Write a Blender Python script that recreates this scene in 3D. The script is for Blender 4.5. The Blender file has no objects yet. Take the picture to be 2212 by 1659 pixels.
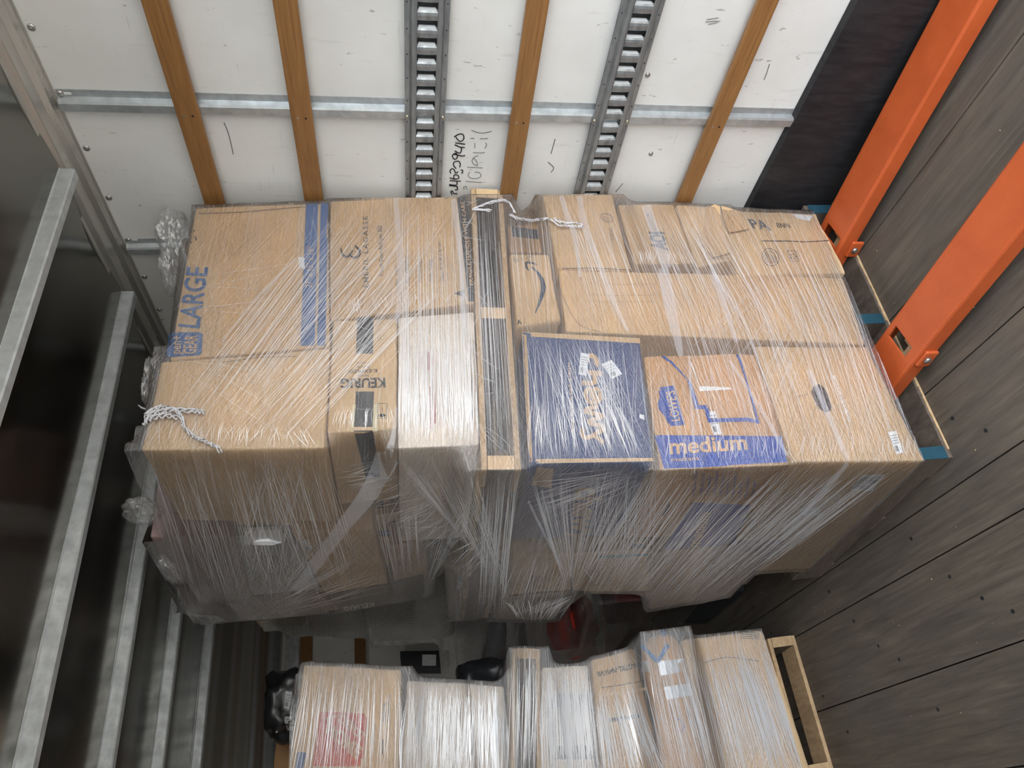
import bpy, bmesh, math, random
from mathutils import Vector, Matrix, noise
from mathutils.bvhtree import BVHTree
random.seed(7)

# ------------------------------------------------------------------ camera
FPX = 1465.0
AX = [Vector((-0.14501363, -0.12379081, -0.98165517)),    # camera right, in world axes
      Vector((-0.82333022,  0.56532620,  0.05033530)),    # camera down
      Vector(( 0.54872434,  0.81552567, -0.18390072))]    # camera forward
H0 = 1.85                                                 # camera height over the truck floor
cam_d = bpy.data.cameras.new('camera')
cam = bpy.data.objects.new('camera', cam_d)
bpy.context.scene.collection.objects.link(cam)
cam_d.sensor_width = 36.0
cam_d.sensor_fit = 'HORIZONTAL'
cam_d.lens = FPX / 2212 * 36
R_ = Matrix((AX[0], -AX[1], -AX[2])).transposed().to_4x4()
cam.matrix_world = Matrix.Translation((0, 0, H0)) @ R_
cam_d.clip_start = 0.02
sc = bpy.context.scene
sc.camera = cam

# ------------------------------------------------------------------ light
w = bpy.data.worlds.new('sky'); sc.world = w; w.use_nodes = True
nt = w.node_tree; nt.nodes.clear()
wo = nt.nodes.new('ShaderNodeOutputWorld'); bg = nt.nodes.new('ShaderNodeBackground')
tc = nt.nodes.new('ShaderNodeTexCoord'); sx = nt.nodes.new('ShaderNodeSeparateXYZ')
cr = nt.nodes.new('ShaderNodeValToRGB')
nt.links.new(tc.outputs['Generated'], sx.inputs[0]); nt.links.new(sx.outputs['Z'], cr.inputs[0])
e = cr.color_ramp.elements
e[0].position = 0.0; e[0].color = (0.30, 0.29, 0.27, 1)
e[1].position = 0.9; e[1].color = (0.80, 0.90, 1.0, 1)
x = e.new(0.03); x.color = (0.95, 0.97, 1.0, 1)
nt.links.new(cr.outputs[0], bg.inputs[0]); bg.inputs[1].default_value = 5.0
nt.links.new(bg.outputs[0], wo.inputs[0])
vs = sc.view_settings
sc.display_settings.display_device = 'sRGB'
vs.view_transform = 'Standard'; vs.look = 'None'; vs.gamma = 1; vs.use_curve_mapping = False
vs.exposure = 0.55

# ------------------------------------------------------------------ helpers
CO = sc.collection
CAM = Vector((0, 0, H0))
def ray(x, y):
    return (AX[0]*(x-1106) + AX[1]*(y-829.5) + AX[2]*FPX).normalized()
def hit(px, n, d):                                        # photo direction met with plane n.p = d
    v = ray(*px); n = Vector(n)
    return CAM + v*((d - n.dot(CAM))/n.dot(v))
def hx(px, X): return hit(px, (1, 0, 0), X)
def hy(px, Y): return hit(px, (0, 1, 0), Y)
def hz(px, Z): return hit(px, (0, 0, 1), Z)
K = 0.106
def hf(px, c): return hit(px, (K, 1, 0), c)               # planes facing the truck door
KS = 0.085
def hs(px, c): return hit(px, (1, KS, 0), c)              # planes along the aisle
DEEP = Vector((-KS, 1, 0)).normalized()

def tag(o, label=None, cat=None, group=None, kind=None):
    if label: o['label'] = label
    if cat: o['category'] = cat
    if group: o['group'] = group
    if kind: o['kind'] = kind
    return o
def wloc(o):
    l = o.location.copy()
    if o.parent: l += wloc(o.parent)
    return l
def mk(name, verts, faces, mat, parent=None, smooth=False, uv=None, base=False):
    verts = [Vector(v) for v in verts]
    c = sum(verts, Vector())/len(verts)
    if base: c.z = min(v.z for v in verts)
    me = bpy.data.meshes.new(name)
    me.from_pydata([v-c for v in verts], [], faces)
    if uv:
        l = me.uv_layers.new(name='UVMap')
        for p in me.polygons:
            for li in p.loop_indices:
                l.data[li].uv = uv[me.loops[li].vertex_index]
    if mat: me.materials.append(mat)
    me.update()
    if smooth:
        for p in me.polygons: p.use_smooth = True
    o = bpy.data.objects.new(name, me); CO.objects.link(o)
    if parent:
        o.parent = parent; o.location = c - wloc(parent)
    else: o.location = c
    return o
def empty(name, loc):
    o = bpy.data.objects.new(name, None); CO.objects.link(o); o.location = Vector(loc); o.empty_display_size = .1
    return o
BF = [(0,3,2,1),(4,5,6,7),(0,1,5,4),(1,2,6,5),(2,3,7,6),(3,0,4,7)]
class G:                                                  # geometry gatherer
    def __init__(s): s.v = []; s.f = []
    def hexa(s, c8):
        b = len(s.v); s.v += [Vector(c) for c in c8]; s.f += [tuple(b+i for i in f) for f in BF]; return s
    def box(s, a, b):
        (x0,y0,z0),(x1,y1,z1) = a, b
        return s.hexa([(x0,y0,z0),(x1,y0,z0),(x1,y1,z0),(x0,y1,z0),(x0,y0,z1),(x1,y0,z1),(x1,y1,z1),(x0,y1,z1)])
    def obox(s, o, e1, e2, e3):                           # corner and three edge vectors
        o = Vector(o)
        return s.hexa([o, o+e1, o+e1+e2, o+e2, o+e3, o+e1+e3, o+e1+e2+e3, o+e2+e3])
    def quad(s, a, b, c, d):
        k = len(s.v); s.v += [Vector(a),Vector(b),Vector(c),Vector(d)]; s.f.append((k,k+1,k+2,k+3)); return s
    def tube(s, pts, r, n=6):
        pts = [Vector(p) for p in pts]; k = len(s.v)
        for i, p in enumerate(pts):
            t = (pts[min(i+1,len(pts)-1)] - pts[max(i-1,0)]).normalized()
            a = t.cross(Vector((0,0,1)) if abs(t.z) < .9 else Vector((1,0,0))).normalized(); b = t.cross(a)
            rr = r[i] if isinstance(r, (list, tuple)) else r
            for j in range(n):
                th = 2*math.pi*j/n; s.v.append(p + (a*math.cos(th)+b*math.sin(th))*rr)
        for i in range(len(pts)-1):
            for j in range(n):
                s.f.append((k+i*n+j, k+i*n+(j+1)%n, k+(i+1)*n+(j+1)%n, k+(i+1)*n+j))
        s.f.append(tuple(k+j for j in range(n))[::-1]); m = k+(len(pts)-1)*n
        s.f.append(tuple(m+j for j in range(n))); return s
    def cyl(s, c, ax, r, h, n=14, dome=0):
        c = Vector(c); ax = Vector(ax).normalized()
        if dome:
            s.tube([c, c+ax*h*.5, c+ax*h*.85, c+ax*h], [r, r*.93, r*.6, r*.15], n)
        else: s.tube([c, c+ax*h], r, n)
        return s
    def prism(s, prof, e):                                # closed profile (world points) swept by vector e
        k = len(s.v); n = len(prof); e = Vector(e)
        s.v += [Vector(p) for p in prof] + [Vector(p)+e for p in prof]
        for i in range(n): s.f.append((k+i, k+(i+1)%n, k+n+(i+1)%n, k+n+i))
        s.f.append(tuple(k+i for i in range(n))[::-1]); s.f.append(tuple(k+n+i for i in range(n))); return s
    def out(s, name, mat, parent=None, smooth=False, bevel=0, base=False):
        o = mk(name, s.v, s.f, mat, parent, smooth, base=base)
        bm = bmesh.new(); bm.from_mesh(o.data); bmesh.ops.recalc_face_normals(bm, faces=bm.faces); bm.to_mesh(o.data); bm.free()
        if bevel:
            m = o.modifiers.new('bevel', 'BEVEL'); m.width = bevel; m.segments = 2; m.limit_method = 'ANGLE'
        return o

# ------------------------------------------------------------------ materials
def mat(name):
    m = bpy.data.materials.new(name); m.use_nodes = True
    return m, m.node_tree, m.node_tree.nodes['Principled BSDF']
def N(nt, t, **kw):
    n = nt.nodes.new(t)
    for k, v in kw.items():
        if k in n.inputs: n.inputs[k].default_value = v
        else: setattr(n, k, v)
    return n
def mapping(nt, scale, coord='Object', rot=(0,0,0)):
    t = N(nt, 'ShaderNodeTexCoord'); m = N(nt, 'ShaderNodeMapping')
    m.inputs['Scale'].default_value = scale; m.inputs['Rotation'].default_value = rot
    nt.links.new(t.outputs[coord], m.inputs[0]); return m.outputs[0]
def ramp(nt, src, stops):
    r = N(nt, 'ShaderNodeValToRGB'); e = r.color_ramp.elements
    e[0].position, e[0].color = stops[0][0], (*stops[0][1], 1)
    e[1].position, e[1].color = stops[-1][0], (*stops[-1][1], 1)
    for p, c in stops[1:-1]:
        q = e.new(p); q.color = (*c, 1)
    nt.links.new(src, r.inputs[0]); return r.outputs[0]
def mixc(nt, f, a, b, mode='MIX'):
    m = N(nt, 'ShaderNodeMix', data_type='RGBA', blend_type=mode)
    for s, v in ((m.inputs[0], f), (m.inputs[6], a), (m.inputs[7], b)):
        if hasattr(v, 'is_output'): nt.links.new(v, s)
        else: s.default_value = v if isinstance(v, float) else (*v, 1)
    return m.outputs[2]
def math_(nt, op, a, b=0.0, clamp=False):
    m = N(nt, 'ShaderNodeMath', operation=op, use_clamp=clamp)
    for i, v in enumerate((a, b)):
        if hasattr(v, 'is_output'): nt.links.new(v, m.inputs[i])
        else: m.inputs[i].default_value = v
    return m.outputs[0]
def bump(nt, b, h, strength=.3, dist=.002):
    n = N(nt, 'ShaderNodeBump', Strength=strength, Distance=dist)
    nt.links.new(h, n.inputs['Height']); nt.links.new(n.outputs[0], b.inputs['Normal'])
def noise_(nt, vec, scale=5., detail=4., rough=.55, dist=0.):
    n = N(nt, 'ShaderNodeTexNoise', Scale=scale, Detail=detail, Roughness=rough, Distortion=dist)
    nt.links.new(vec, n.inputs['Vector']); return n.outputs['Fac']

def m_card(name, c, rough=.75):
    m, nt, b = mat(name)
    v = mapping(nt, (1,1,1))
    v2 = mapping(nt, (3, 3, 110))
    f1 = noise_(nt, v, 6, 5); f2 = noise_(nt, v2, 2.2, 3)
    d = tuple(k*.80 for k in c); l = tuple(min(1, k*1.10) for k in c)
    c1 = ramp(nt, f1, [(.3, d), (.7, l)])
    c2 = mixc(nt, .35, c1, ramp(nt, f2, [(.35, tuple(k*.82 for k in c)), (.65, tuple(min(1, k*1.12) for k in c))]))
    nt.links.new(c2, b.inputs['Base Color'])
    b.inputs['Roughness'].default_value = rough
    b.inputs['Specular IOR Level'].default_value = .25
    bump(nt, b, f2, .25, .002)
    return m
KR  = m_card('kraft_board', (.61, .42, .235))
KRL = m_card('kraft_board_pale', (.68, .49, .29))
KRO = m_card('kraft_board_orange', (.56, .33, .16))
KRD = m_card('kraft_board_dull', (.42, .29, .185))
KRP = m_card('mauve_grey_board', (.30, .215, .205))
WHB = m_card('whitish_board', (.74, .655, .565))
GRB = m_card('grey_board', (.40, .40, .40))
NAV = m_card('navy_printed_board', (.055, .085, .20), .5)
BLK = m_card('charcoal_board', (.045, .047, .052), .55)
REDB = m_card('dark_red_board', (.22, .035, .03), .6)
def m_flat(name, c, rough=.6, metal=0., spec=.3):
    m, nt, b = mat(name)
    v = mapping(nt, (1,1,1)); f = noise_(nt, v, 40, 3)
    nt.links.new(ramp(nt, f, [(.3, tuple(k*.88 for k in c)), (.7, tuple(min(1, k*1.08) for k in c))]), b.inputs['Base Color'])
    b.inputs['Roughness'].default_value = rough; b.inputs['Metallic'].default_value = metal
    b.inputs['Specular IOR Level'].default_value = spec
    return m
I_BLUE = m_flat('ink_blue', (.035, .12, .33)); I_LBLUE = m_flat('ink_bright_blue', (.018, .075, .37))
I_BLK = m_flat('ink_black', (.03, .033, .04)); I_KR = m_flat('bare_kraft_print', (.60, .40, .24))
I_WHT = m_flat('ink_white', (.85, .85, .85)); I_RED = m_flat('ink_orange_red', (.62, .09, .035))
I_BRN = m_flat('ink_faint_brown', (.25, .17, .11)); I_GREY = m_flat('ink_grey', (.13, .13, .15)); I_SLATE = m_flat('ink_slate', (.045, .065, .10))
I_CREAM = m_flat('cream_tape', (.72, .64, .42)); I_TEAL = m_flat('teal_tape', (.05, .33, .33))
I_BTAPE = m_flat('blue_tape', (.05, .20, .46)); I_VIO = m_flat('violet_tape', (.10, .11, .28))
PAPER = m_flat('paper_white', (.80, .82, .84)); STAPE = m_flat('silver_tape', (.72, .76, .80), .35, .3, .5)
TAPE = m_flat('clear_brown_tape', (.48, .32, .18), .2, 0, .6)
REDP = m_flat('red_faint_print', (.42, .12, .13)); MARK = m_flat('marker_black', (.015, .015, .018), .5)
MARKG = m_flat('marker_faded', (.16, .16, .16), .6); HOLE = m_flat('dark_opening', (.02, .017, .015), .9)

def m_metal(name, c, rough=.35, metal=.9, grime=.25, sc_=(4,4,4)):
    m, nt, b = mat(name)
    v = mapping(nt, sc_); f = noise_(nt, v, 6, 6, .6)
    nt.links.new(ramp(nt, f, [(.3, tuple(k*(1-grime) for k in c)), (.7, tuple(min(1, k*1.08) for k in c))]), b.inputs['Base Color'])
    nt.links.new(ramp(nt, f, [(.3, (rough*1.4,)*3), (.7, (rough*.8,)*3)]), b.inputs['Roughness'])
    b.inputs['Metallic'].default_value = metal
    bump(nt, b, f, .06, .001)
    return m
GALV = m_metal('galvanised_steel', (.56, .60, .62), .42, .75)
TRACK = m_metal('track_steel', (.36, .38, .39), .42, .8, .4, (8, 2, 8))
RAIL = m_metal('rail_aluminium', (.54, .525, .49), .30, .7, .10, (3, .5, 3))
BOWM = m_metal('bow_steel', (.62, .66, .68), .45, .6)
SCREW = m_metal('screw_steel', (.5, .5, .48), .3, .9)

def m_wall():
    m, nt, b = mat('white_wall_panel')
    v = mapping(nt, (1,1,1)); v2 = mapping(nt, (1, 7, 1.2)); v3 = mapping(nt, (1, 1.2, 14))
    f = noise_(nt, v, 3, 6); g = noise_(nt, v2, 5, 7, .65, .3); h = noise_(nt, v3, 3.3, 6, .7)
    c = ramp(nt, f, [(.3, (.68,.68,.655)), (.7, (.78,.785,.765))])
    s = ramp(nt, g, [(.60, (0,0,0)), (.80, (1,1,1))]); c = mixc(nt, math_(nt, 'MULTIPLY', s, .45), c, (.40,.38,.34))
    s = ramp(nt, h, [(.62, (0,0,0)), (.78, (1,1,1))]); c = mixc(nt, math_(nt, 'MULTIPLY', s, .45), c, (.36,.34,.31))
    n = noise_(nt, mapping(nt, (20, 26, 9)), 2.1, 2); s = ramp(nt, n, [(.70, (0,0,0)), (.76, (1,1,1))])
    c = mixc(nt, math_(nt, 'MULTIPLY', s, .55), c, (.12,.11,.10))
    nt.links.new(c, b.inputs['Base Color']); b.inputs['Roughness'].default_value = .42
    bump(nt, b, g, .15, .002)
    return m
WALL = m_wall()
def m_ceil():
    m, nt, b = mat('polished_roof_sheet')
    b.inputs['Base Color'].default_value = (.235, .225, .205, 1); b.inputs['Metallic'].default_value = 1.
    f = noise_(nt, mapping(nt, (.8, 1.2, 1)), 1.4, 1)
    b.inputs['Roughness'].default_value = .19
    bump(nt, b, f, .10, .03)
    return m
CEIL = m_ceil()
def m_wood(name, a, c, sc_=(1,1,1), rough=.5, dark=(.05,.03,.015), knots=.5, spec=.3):
    m, nt, b = mat(name)
    v = mapping(nt, sc_); f = noise_(nt, v, 5, 8, .62, .6); g = noise_(nt, mapping(nt, tuple(k*.35 for k in sc_)), 2, 3)
    col = ramp(nt, f, [(.3, a), (.7, c)])
    s = ramp(nt, g, [(.52, (0,0,0)), (.75, (1,1,1))])
    col = mixc(nt, math_(nt, 'MULTIPLY', s, knots), col, dark)
    nt.links.new(col, b.inputs['Base Color']); b.inputs['Roughness'].default_value = rough
    b.inputs['Specular IOR Level'].default_value = spec
    bump(nt, b, f, .35, .002)
    return m
SLAT = m_wood('varnished_slat_wood', (.19,.088,.028), (.32,.16,.055), (18,.9,18), .38, (.10,.045,.015), .35, .4)
PALW = m_wood('pallet_wood', (.42,.28,.15), (.62,.44,.26), (10,4,20), .7, (.25,.16,.09), .4)
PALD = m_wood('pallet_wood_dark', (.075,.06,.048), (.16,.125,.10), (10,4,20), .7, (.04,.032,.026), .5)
def m_floor():
    m, nt, b = mat('worn_floor_planks')
    f = noise_(nt, mapping(nt, (14, 1.1, 1)), 3, 9, .65, .5); g = noise_(nt, mapping(nt, (1,1,1)), 2.2, 6, .6)
    c = ramp(nt, f, [(.25, (.068,.055,.044)), (.55, (.138,.113,.088)), (.8, (.21,.172,.132))])
    c = mixc(nt, ramp(nt, g, [(.35, (0,0,0)), (.7, (.6,.6,.6))]), c, (.075,.068,.062))
    sc1 = noise_(nt, mapping(nt, (60, 5, 1), rot=(0,0,.6)), 2, 3); s = ramp(nt, sc1, [(.68, (0,0,0)), (.74, (1,1,1))])
    c = mixc(nt, math_(nt, 'MULTIPLY', s, .35), c, (.20,.18,.15))
    sc2 = noise_(nt, mapping(nt, (70, 4, 1), rot=(0,0,-.9)), 2, 3); s = ramp(nt, sc2, [(.70, (0,0,0)), (.75, (1,1,1))])
    c = mixc(nt, math_(nt, 'MULTIPLY', s, .35), c, (.20,.18,.15))
    nt.links.new(c, b.inputs['Base Color']); b.inputs['Roughness'].default_value = .55
    b.inputs['Specular IOR Level'].default_value = .35
    bump(nt, b, f, .4, .003)
    return m
FLOOR = m_floor()
SCUFF = m_wood('black_scuff_liner', (.012,.012,.014), (.030,.029,.031), (3, 9, 2), .5, (.05,.047,.045), .35)
def m_orange():
    m, nt, b = mat('orange_paint')
    f = noise_(nt, mapping(nt, (1,1,1)), 7, 8, .65); g = noise_(nt, mapping(nt, (30, 2.5, 30)), 2, 4)
    c = ramp(nt, f, [(.3, (.46,.082,.020)), (.7, (.57,.112,.030))])
    s = ramp(nt, g, [(.66, (0,0,0)), (.75, (1,1,1))]); c = mixc(nt, math_(nt, 'MULTIPLY', s, .4), c, (.30,.05,.015))
    nt.links.new(c, b.inputs['Base Color']); b.inputs['Roughness'].default_value = .42; bump(nt, b, f, .1, .002)
    return m
ORANGE = m_orange()
BPAINT = m_flat('blue_painted_end', (.014, .06, .09), .7)
BAGM = m_flat('black_plastic_bag', (.022, .023, .026), .28, 0, .6)
REDBAG = m_flat('red_plastic_bag', (.62, .05, .025), .35, 0, .5)
GREYBAG = m_flat('grey_plastic_bag', (.42, .44, .46), .35, 0, .5)

def m_film(name, base=.10, amt=.45, dens=1., haze=(.82,.81,.84), bstr=1.):
    """clear stretch film: streaks of drawn plastic running round the load, crossing at shallow angles"""
    m = bpy.data.materials.new(name); m.use_nodes = True; nt = m.node_tree; nt.nodes.clear()
    out = N(nt, 'ShaderNodeOutputMaterial')
    def st(ang, su, sv, lo, hi, det=3.):
        v = mapping(nt, (su, sv, 1), 'UV', (0,0,0))
        t = N(nt, 'ShaderNodeTexCoord'); r = N(nt, 'ShaderNodeMapping'); r.inputs['Rotation'].default_value = (0,0,ang)
        nt.links.new(t.outputs['UV'], r.inputs[0])
        s = N(nt, 'ShaderNodeMapping'); s.inputs['Scale'].default_value = (su, sv, 1); nt.links.new(r.outputs[0], s.inputs[0])
        f = noise_(nt, s.outputs[0], 1.0, det, .6, .25)
        return f, ramp(nt, f, [(lo, (0,0,0)), (hi, (1,1,1))])
    f1, a = st(.10, 2.0, 170, .53, .66)
    f2, b = st(-.28, 1.4, 150, .55, .66)
    f3, c = st(.60, 1.6, 140, .56, .68)
    big = noise_(nt, mapping(nt, (1.6, 2.6, 1), 'UV'), 1.5, 3); mb = ramp(nt, big, [(.42, (0,0,0)), (.60, (1,1,1))])
    big2 = noise_(nt, mapping(nt, (2.1, 1.9, 1), 'UV', (.4,.2,.3)), 1.3, 3); mc = ramp(nt, big2, [(.46, (0,0,0)), (.62, (1,1,1))])
    wide = ramp(nt, noise_(nt, mapping(nt, (.8, 9, 1), 'UV', (0,0,.12)), 1, 3), [(.45, (0,0,0)), (.72, (1,1,1))])
    s = math_(nt, 'ADD', math_(nt, 'MULTIPLY', a, .55), math_(nt, 'MULTIPLY', math_(nt, 'MULTIPLY', b, mb), .55))
    s = math_(nt, 'ADD', s, math_(nt, 'MULTIPLY', math_(nt, 'MULTIPLY', c, mc), .5))
    s = math_(nt, 'ADD', math_(nt, 'MULTIPLY', s, amt), math_(nt, 'MULTIPLY', wide, .10*dens))
    fac = math_(nt, 'ADD', s, base, True)
    bmp = N(nt, 'ShaderNodeBump', Strength=bstr, Distance=.004)
    hh = math_(nt, 'ADD', math_(nt, 'ADD', f1, f2), f3); nt.links.new(hh, bmp.inputs['Height'])
    tr = N(nt, 'ShaderNodeBsdfTransparent'); tr.inputs[0].default_value = (.985,.985,.985,1)
    df = N(nt, 'ShaderNodeBsdfDiffuse'); df.inputs[0].default_value = (*haze, 1)
    tl = N(nt, 'ShaderNodeBsdfTranslucent'); tl.inputs[0].default_value = (*haze, 1)
    m1 = N(nt, 'ShaderNodeMixShader'); m1.inputs[0].default_value = .35
    nt.links.new(df.outputs[0], m1.inputs[1]); nt.links.new(tl.outputs[0], m1.inputs[2])
    m2 = N(nt, 'ShaderNodeMixShader'); nt.links.new(fac, m2.inputs[0])
    nt.links.new(tr.outputs[0], m2.inputs[1]); nt.links.new(m1.outputs[0], m2.inputs[2])
    gl = N(nt, 'ShaderNodeBsdfGlossy', Roughness=.16); gl.inputs[0].default_value = (1,1,1,1)
    nt.links.new(bmp.outputs[0], gl.inputs['Normal'])
    lw = N(nt, 'ShaderNodeFresnel', IOR=1.5); nt.links.new(bmp.outputs[0], lw.inputs['Normal'])
    gf = math_(nt, 'MULTIPLY', lw.outputs[0], 1.9, True)
    m3 = N(nt, 'ShaderNodeMixShader'); nt.links.new(gf, m3.inputs[0])
    nt.links.new(m2.outputs[0], m3.inputs[1]); nt.links.new(gl.outputs[0], m3.inputs[2])
    nt.links.new(m3.outputs[0], out.inputs[0])
    return m
FILM = m_film('stretch_film_clear', .035, .30)
FILMD = m_film('stretch_film_dense_glare', .13, .62, 1.8, (.86,.87,.89), .8)  # dense film; door glare on the second load is painted into its white
def m_strand(name, alpha, c=(.86,.86,.90), gl=.18):
    m = bpy.data.materials.new(name); m.use_nodes = True; nt = m.node_tree; nt.nodes.clear()
    out = N(nt, 'ShaderNodeOutputMaterial')
    tr = N(nt, 'ShaderNodeBsdfTransparent'); df = N(nt, 'ShaderNodeBsdfDiffuse'); df.inputs[0].default_value = (*c, 1)
    gb = N(nt, 'ShaderNodeBsdfGlossy', Roughness=.3); mg = N(nt, 'ShaderNodeMixShader'); mg.inputs[0].default_value = gl
    nt.links.new(df.outputs[0], mg.inputs[1]); nt.links.new(gb.outputs[0], mg.inputs[2])
    m2 = N(nt, 'ShaderNodeMixShader')
    m2.inputs[0].default_value = alpha; nt.links.new(tr.outputs[0], m2.inputs[1]); nt.links.new(mg.outputs[0], m2.inputs[2])
    nt.links.new(m2.outputs[0], out.inputs[0]); return m
STRAND = m_strand('film_strand', .42, (.92,.92,.95), .3); PAINTED_GLINT = m_strand('film_glint', .70, (.96,.96,.98), .35); BAND = m_strand('film_band', .24, (.80,.81,.87)); KNOT = m_strand('film_knot', .62)

# ------------------------------------------------------------------ truck body
YB, YE = -0.75, 6.0          # rear opening, front wall
XW, XL, ZC = 1.99, -0.52, 2.79
g = G()
seams = [XL-.03, -.36, -.05, .262, .582, .745, 1.06, 1.37, 1.683, XW+.03]
for a, b in zip(seams, seams[1:]):
    g.box((a+.0025, YB, -.03), (b-.0025, YE+.02, 0))
g.box((XL-.03, YB, -.05), (XW+.03, YE+.02, -.032))
tag(g.out('floor', FLOOR), kind='structure')
g = G()
bx_ = random.Random(3)
for i in range(34):                                       # screw heads sunk in the planks
    x = [.33, .42, .52, .66, .83, .95, .15][i % 7] + bx_.uniform(-.02, .02); y = 1.3 + .085*i
    g.cyl((x, y, -.002), (0,0,1), .007, .003, 8)
fl = bpy.data.objects['floor']
g.out('floor_screw', SCUFF, fl)
g = G()
for i in range(90):
    x = bx_.uniform(.0, 1.75); y = bx_.uniform(.9, 4.2); s = bx_.uniform(.0012, .0035)
    a = bx_.uniform(0, 3.1); c, d = math.cos(a)*s*2, math.sin(a)*s*2
    g.obox((x, y, .0005), Vector((c, d, 0)), Vector((-d*.4, c*.4, 0)), Vector((0, 0, s*.5)))
tag(g.out('wood_debris', PALW), 'tiny pale wood crumbs strewn over the dark plank floor', 'debris', kind='stuff')

seam_y = [0.10, 0.70, 1.292, 1.883, 2.48, 3.07, 3.66, 4.25, 4.84, 5.43]
g = G()
ys = [YB] + [s+.012 for s in seam_y] + [YE]
for a, b in zip(ys, ys[1:]):
    g.box((XW, a+.0012, .30), (XW+.02, b-.0012, ZC-.02))
g.box((XW+.021, YB, -.03), (XW+.03, YE, ZC))
wall = tag(g.out('wall_right', WALL), kind='structure')
for i, (x, y) in enumerate(((68,59),(187,320),(235,427),(312,598),(345,669),(1399,162),(1406,332))):
    p = hx((x, y), XW)
    s = G().cyl(p, (-1,0,0), .0105 if i < 5 else .009, .005, 16, dome=1)
    s.cyl(p+Vector((-.0045,0,0)), (-1,0,0), .003, .0008, 6).out('rivet', SCREW, wall, smooth=True)
# handwriting on the wall
def strokes(name, paths, wd, m, X, parent, n=8, push=(-.0008,0,0)):
    g = G()
    for path in paths:
        P = [hx(p, X) for p in path]
        if len(P) > 2:                                    # smooth the hand's path
            Q = []
            for i in range(len(P)-1):
                p0, p1, p2, p3 = P[max(i-1,0)], P[i], P[i+1], P[min(i+2,len(P)-1)]
                for k in range(4):
                    t = k/4
                    Q.append(.5*((2*p1)+(p2-p0)*t+(2*p0-5*p1+4*p2-p3)*t*t+(3*p1-p0-3*p2+p3)*t**3))
            P = Q+[P[-1]]
        g.tube([p+Vector(push) for p in P], wd, 5)
    return g.out(name, m, parent)
def c8(x, y, s=.12058):
    return (940+x*s, 240+y*s)
W1 = [[(300,1490),(280,1440),(310,1430),(330,1470),(400,1475)], [(250,1330),(400,1345)], [(350,1405),(400,1400),(390,1340)],
      [(260,1240),(380,1250),(460,1250)], [(250,1310),(380,1320),(390,1250)], [(260,1190),(340,1215),(420,1200),(410,1150),(350,1140),(330,1180),(350,1215)],
      [(280,1110),(265,1070),(300,1030),(340,1050),(370,1110),(410,1080)], [(375,1025),(330,970),(340,910),(420,895),(450,950),(440,1000)],
      [(400,790),(370,750),(310,790),(330,850),(380,850),(400,800)], [(340,770),(480,800),(535,790)],
      [(350,710),(440,750),(470,690),(460,640)], [(350,600),(440,640),(530,650)], [(360,565),(535,590)],
      [(370,465),(440,540),(510,500),(500,420),(430,410),(340,460)], [(455,1050),(490,1060),(490,1100),(470,1110)]]
strokes('handwriting', [[c8(*p) for p in q] for q in W1], .0022, MARK, XW, wall)
W2 = [[(545,1252),(825,1278)], [(620,1090),(590,1150),(640,1200),(760,1200),(820,1160),(790,1100),(710,1090)], [(575,1000),(850,1015)],
      [(760,975),(690,950),(660,880),(700,850),(750,920),(760,975)], [(660,880),(700,820),(770,795)], [(680,740),(820,745),(890,735)],
      [(705,570),(715,620),(705,660)], [(905,565),(920,610),(890,665)], [(630,485),(700,487)], [(800,493),(945,487)], [(650,340),(760,380),(860,390),(1010,360)],
      [(520,1400),(510,1360),(550,1345),(570,1400)]]
strokes('handwriting', [[c8(*p) for p in q] for q in W2], .0013, MARKG, XW, wall)
strokes('handwriting', [[(1526,42),(1552,38)],[(1524,47),(1550,45)],[(1530,52),(1546,49),(1556,44)]], .0011, MARKG, XW, wall)
strokes('scuff_mark', [[(1650,172),(1655,160),(1662,138)],[(1190,332),(1194,318),(1199,300)],[(484,265),(494,290),(504,333)],[(1184,350),(1196,362),(1190,372)],[(1330,414),(1345,396)]], .0016, MARKG, XW, wall)

tag(G().box((XL-.02, YB, -.03), (XL, YE, ZC)).out('wall_left', WALL), kind='structure')
tag(G().box((XL, YE, -.03), (XW+.02, YE+.02, ZC)).out('wall_front', WALL), kind='structure')
# roof skin, gently dished between the bows
g = G(); nx, ny = 34, 150
for j in range(ny+1):
    for i in range(nx+1):
        x = XL+.01+(1.86-XL)*i/nx; y = YB+(YE-YB)*j/ny
        z = ZC + .006*math.sin(y*11.4) + .006*noise.noise(Vector((x*1.3, y*1.1, 3)))
        g.v.append(Vector((x, y, z)))
for j in range(ny):
    for i in range(nx):
        k = j*(nx+1)+i; g.f.append((k, k+1, k+nx+2, k+nx+1))
k = len(g.v)
tag(g.out('ceiling', CEIL, smooth=True), kind='structure')
tag(G().box((XL-.02, YB, ZC+.04), (XW+.03, YE+.02, ZC+.06)).out('trim_1', RAIL), kind='structure')
# cove rail where roof and wall meet
zt = H0+.906
prof = [(1.989,zt),(1.984,zt),(1.984,zt+.006),(1.972,zt+.010),(1.955,zt+.011),(1.945,zt+.026),(1.905,zt+.031),(1.885,zt+.025),(1.868,zt+.036),(1.850,zt+.036),(1.850,zt+.046),(1.989,zt+.046)]
tag(G().prism([(x, YB, z) for x, z in prof], (0, YE-YB, 0)).out('trim_2', RAIL), kind='structure')
# scuff liner at the foot of the wall
g = G(); n = 60
for j in range(n):
    y0, y1 = YB+(YE-YB)*j/n, YB+(YE-YB)*(j+1)/n
    f = lambda y: .004*noise.noise(Vector((y*2.3, 0, 1)))
    g.hexa([(XW-.030-f(y0), y0, .0), (XW-.002, y0, 0), (XW-.002, y1, 0), (XW-.030-f(y1), y1, 0),
            (XW-.028-f(y0), y0, .362), (XW-.002, y0, .368), (XW-.002, y1, .368), (XW-.028-f(y1), y1, .362)])
bb = tag(g.out('baseboard_right', SCUFF), kind='structure')
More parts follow.
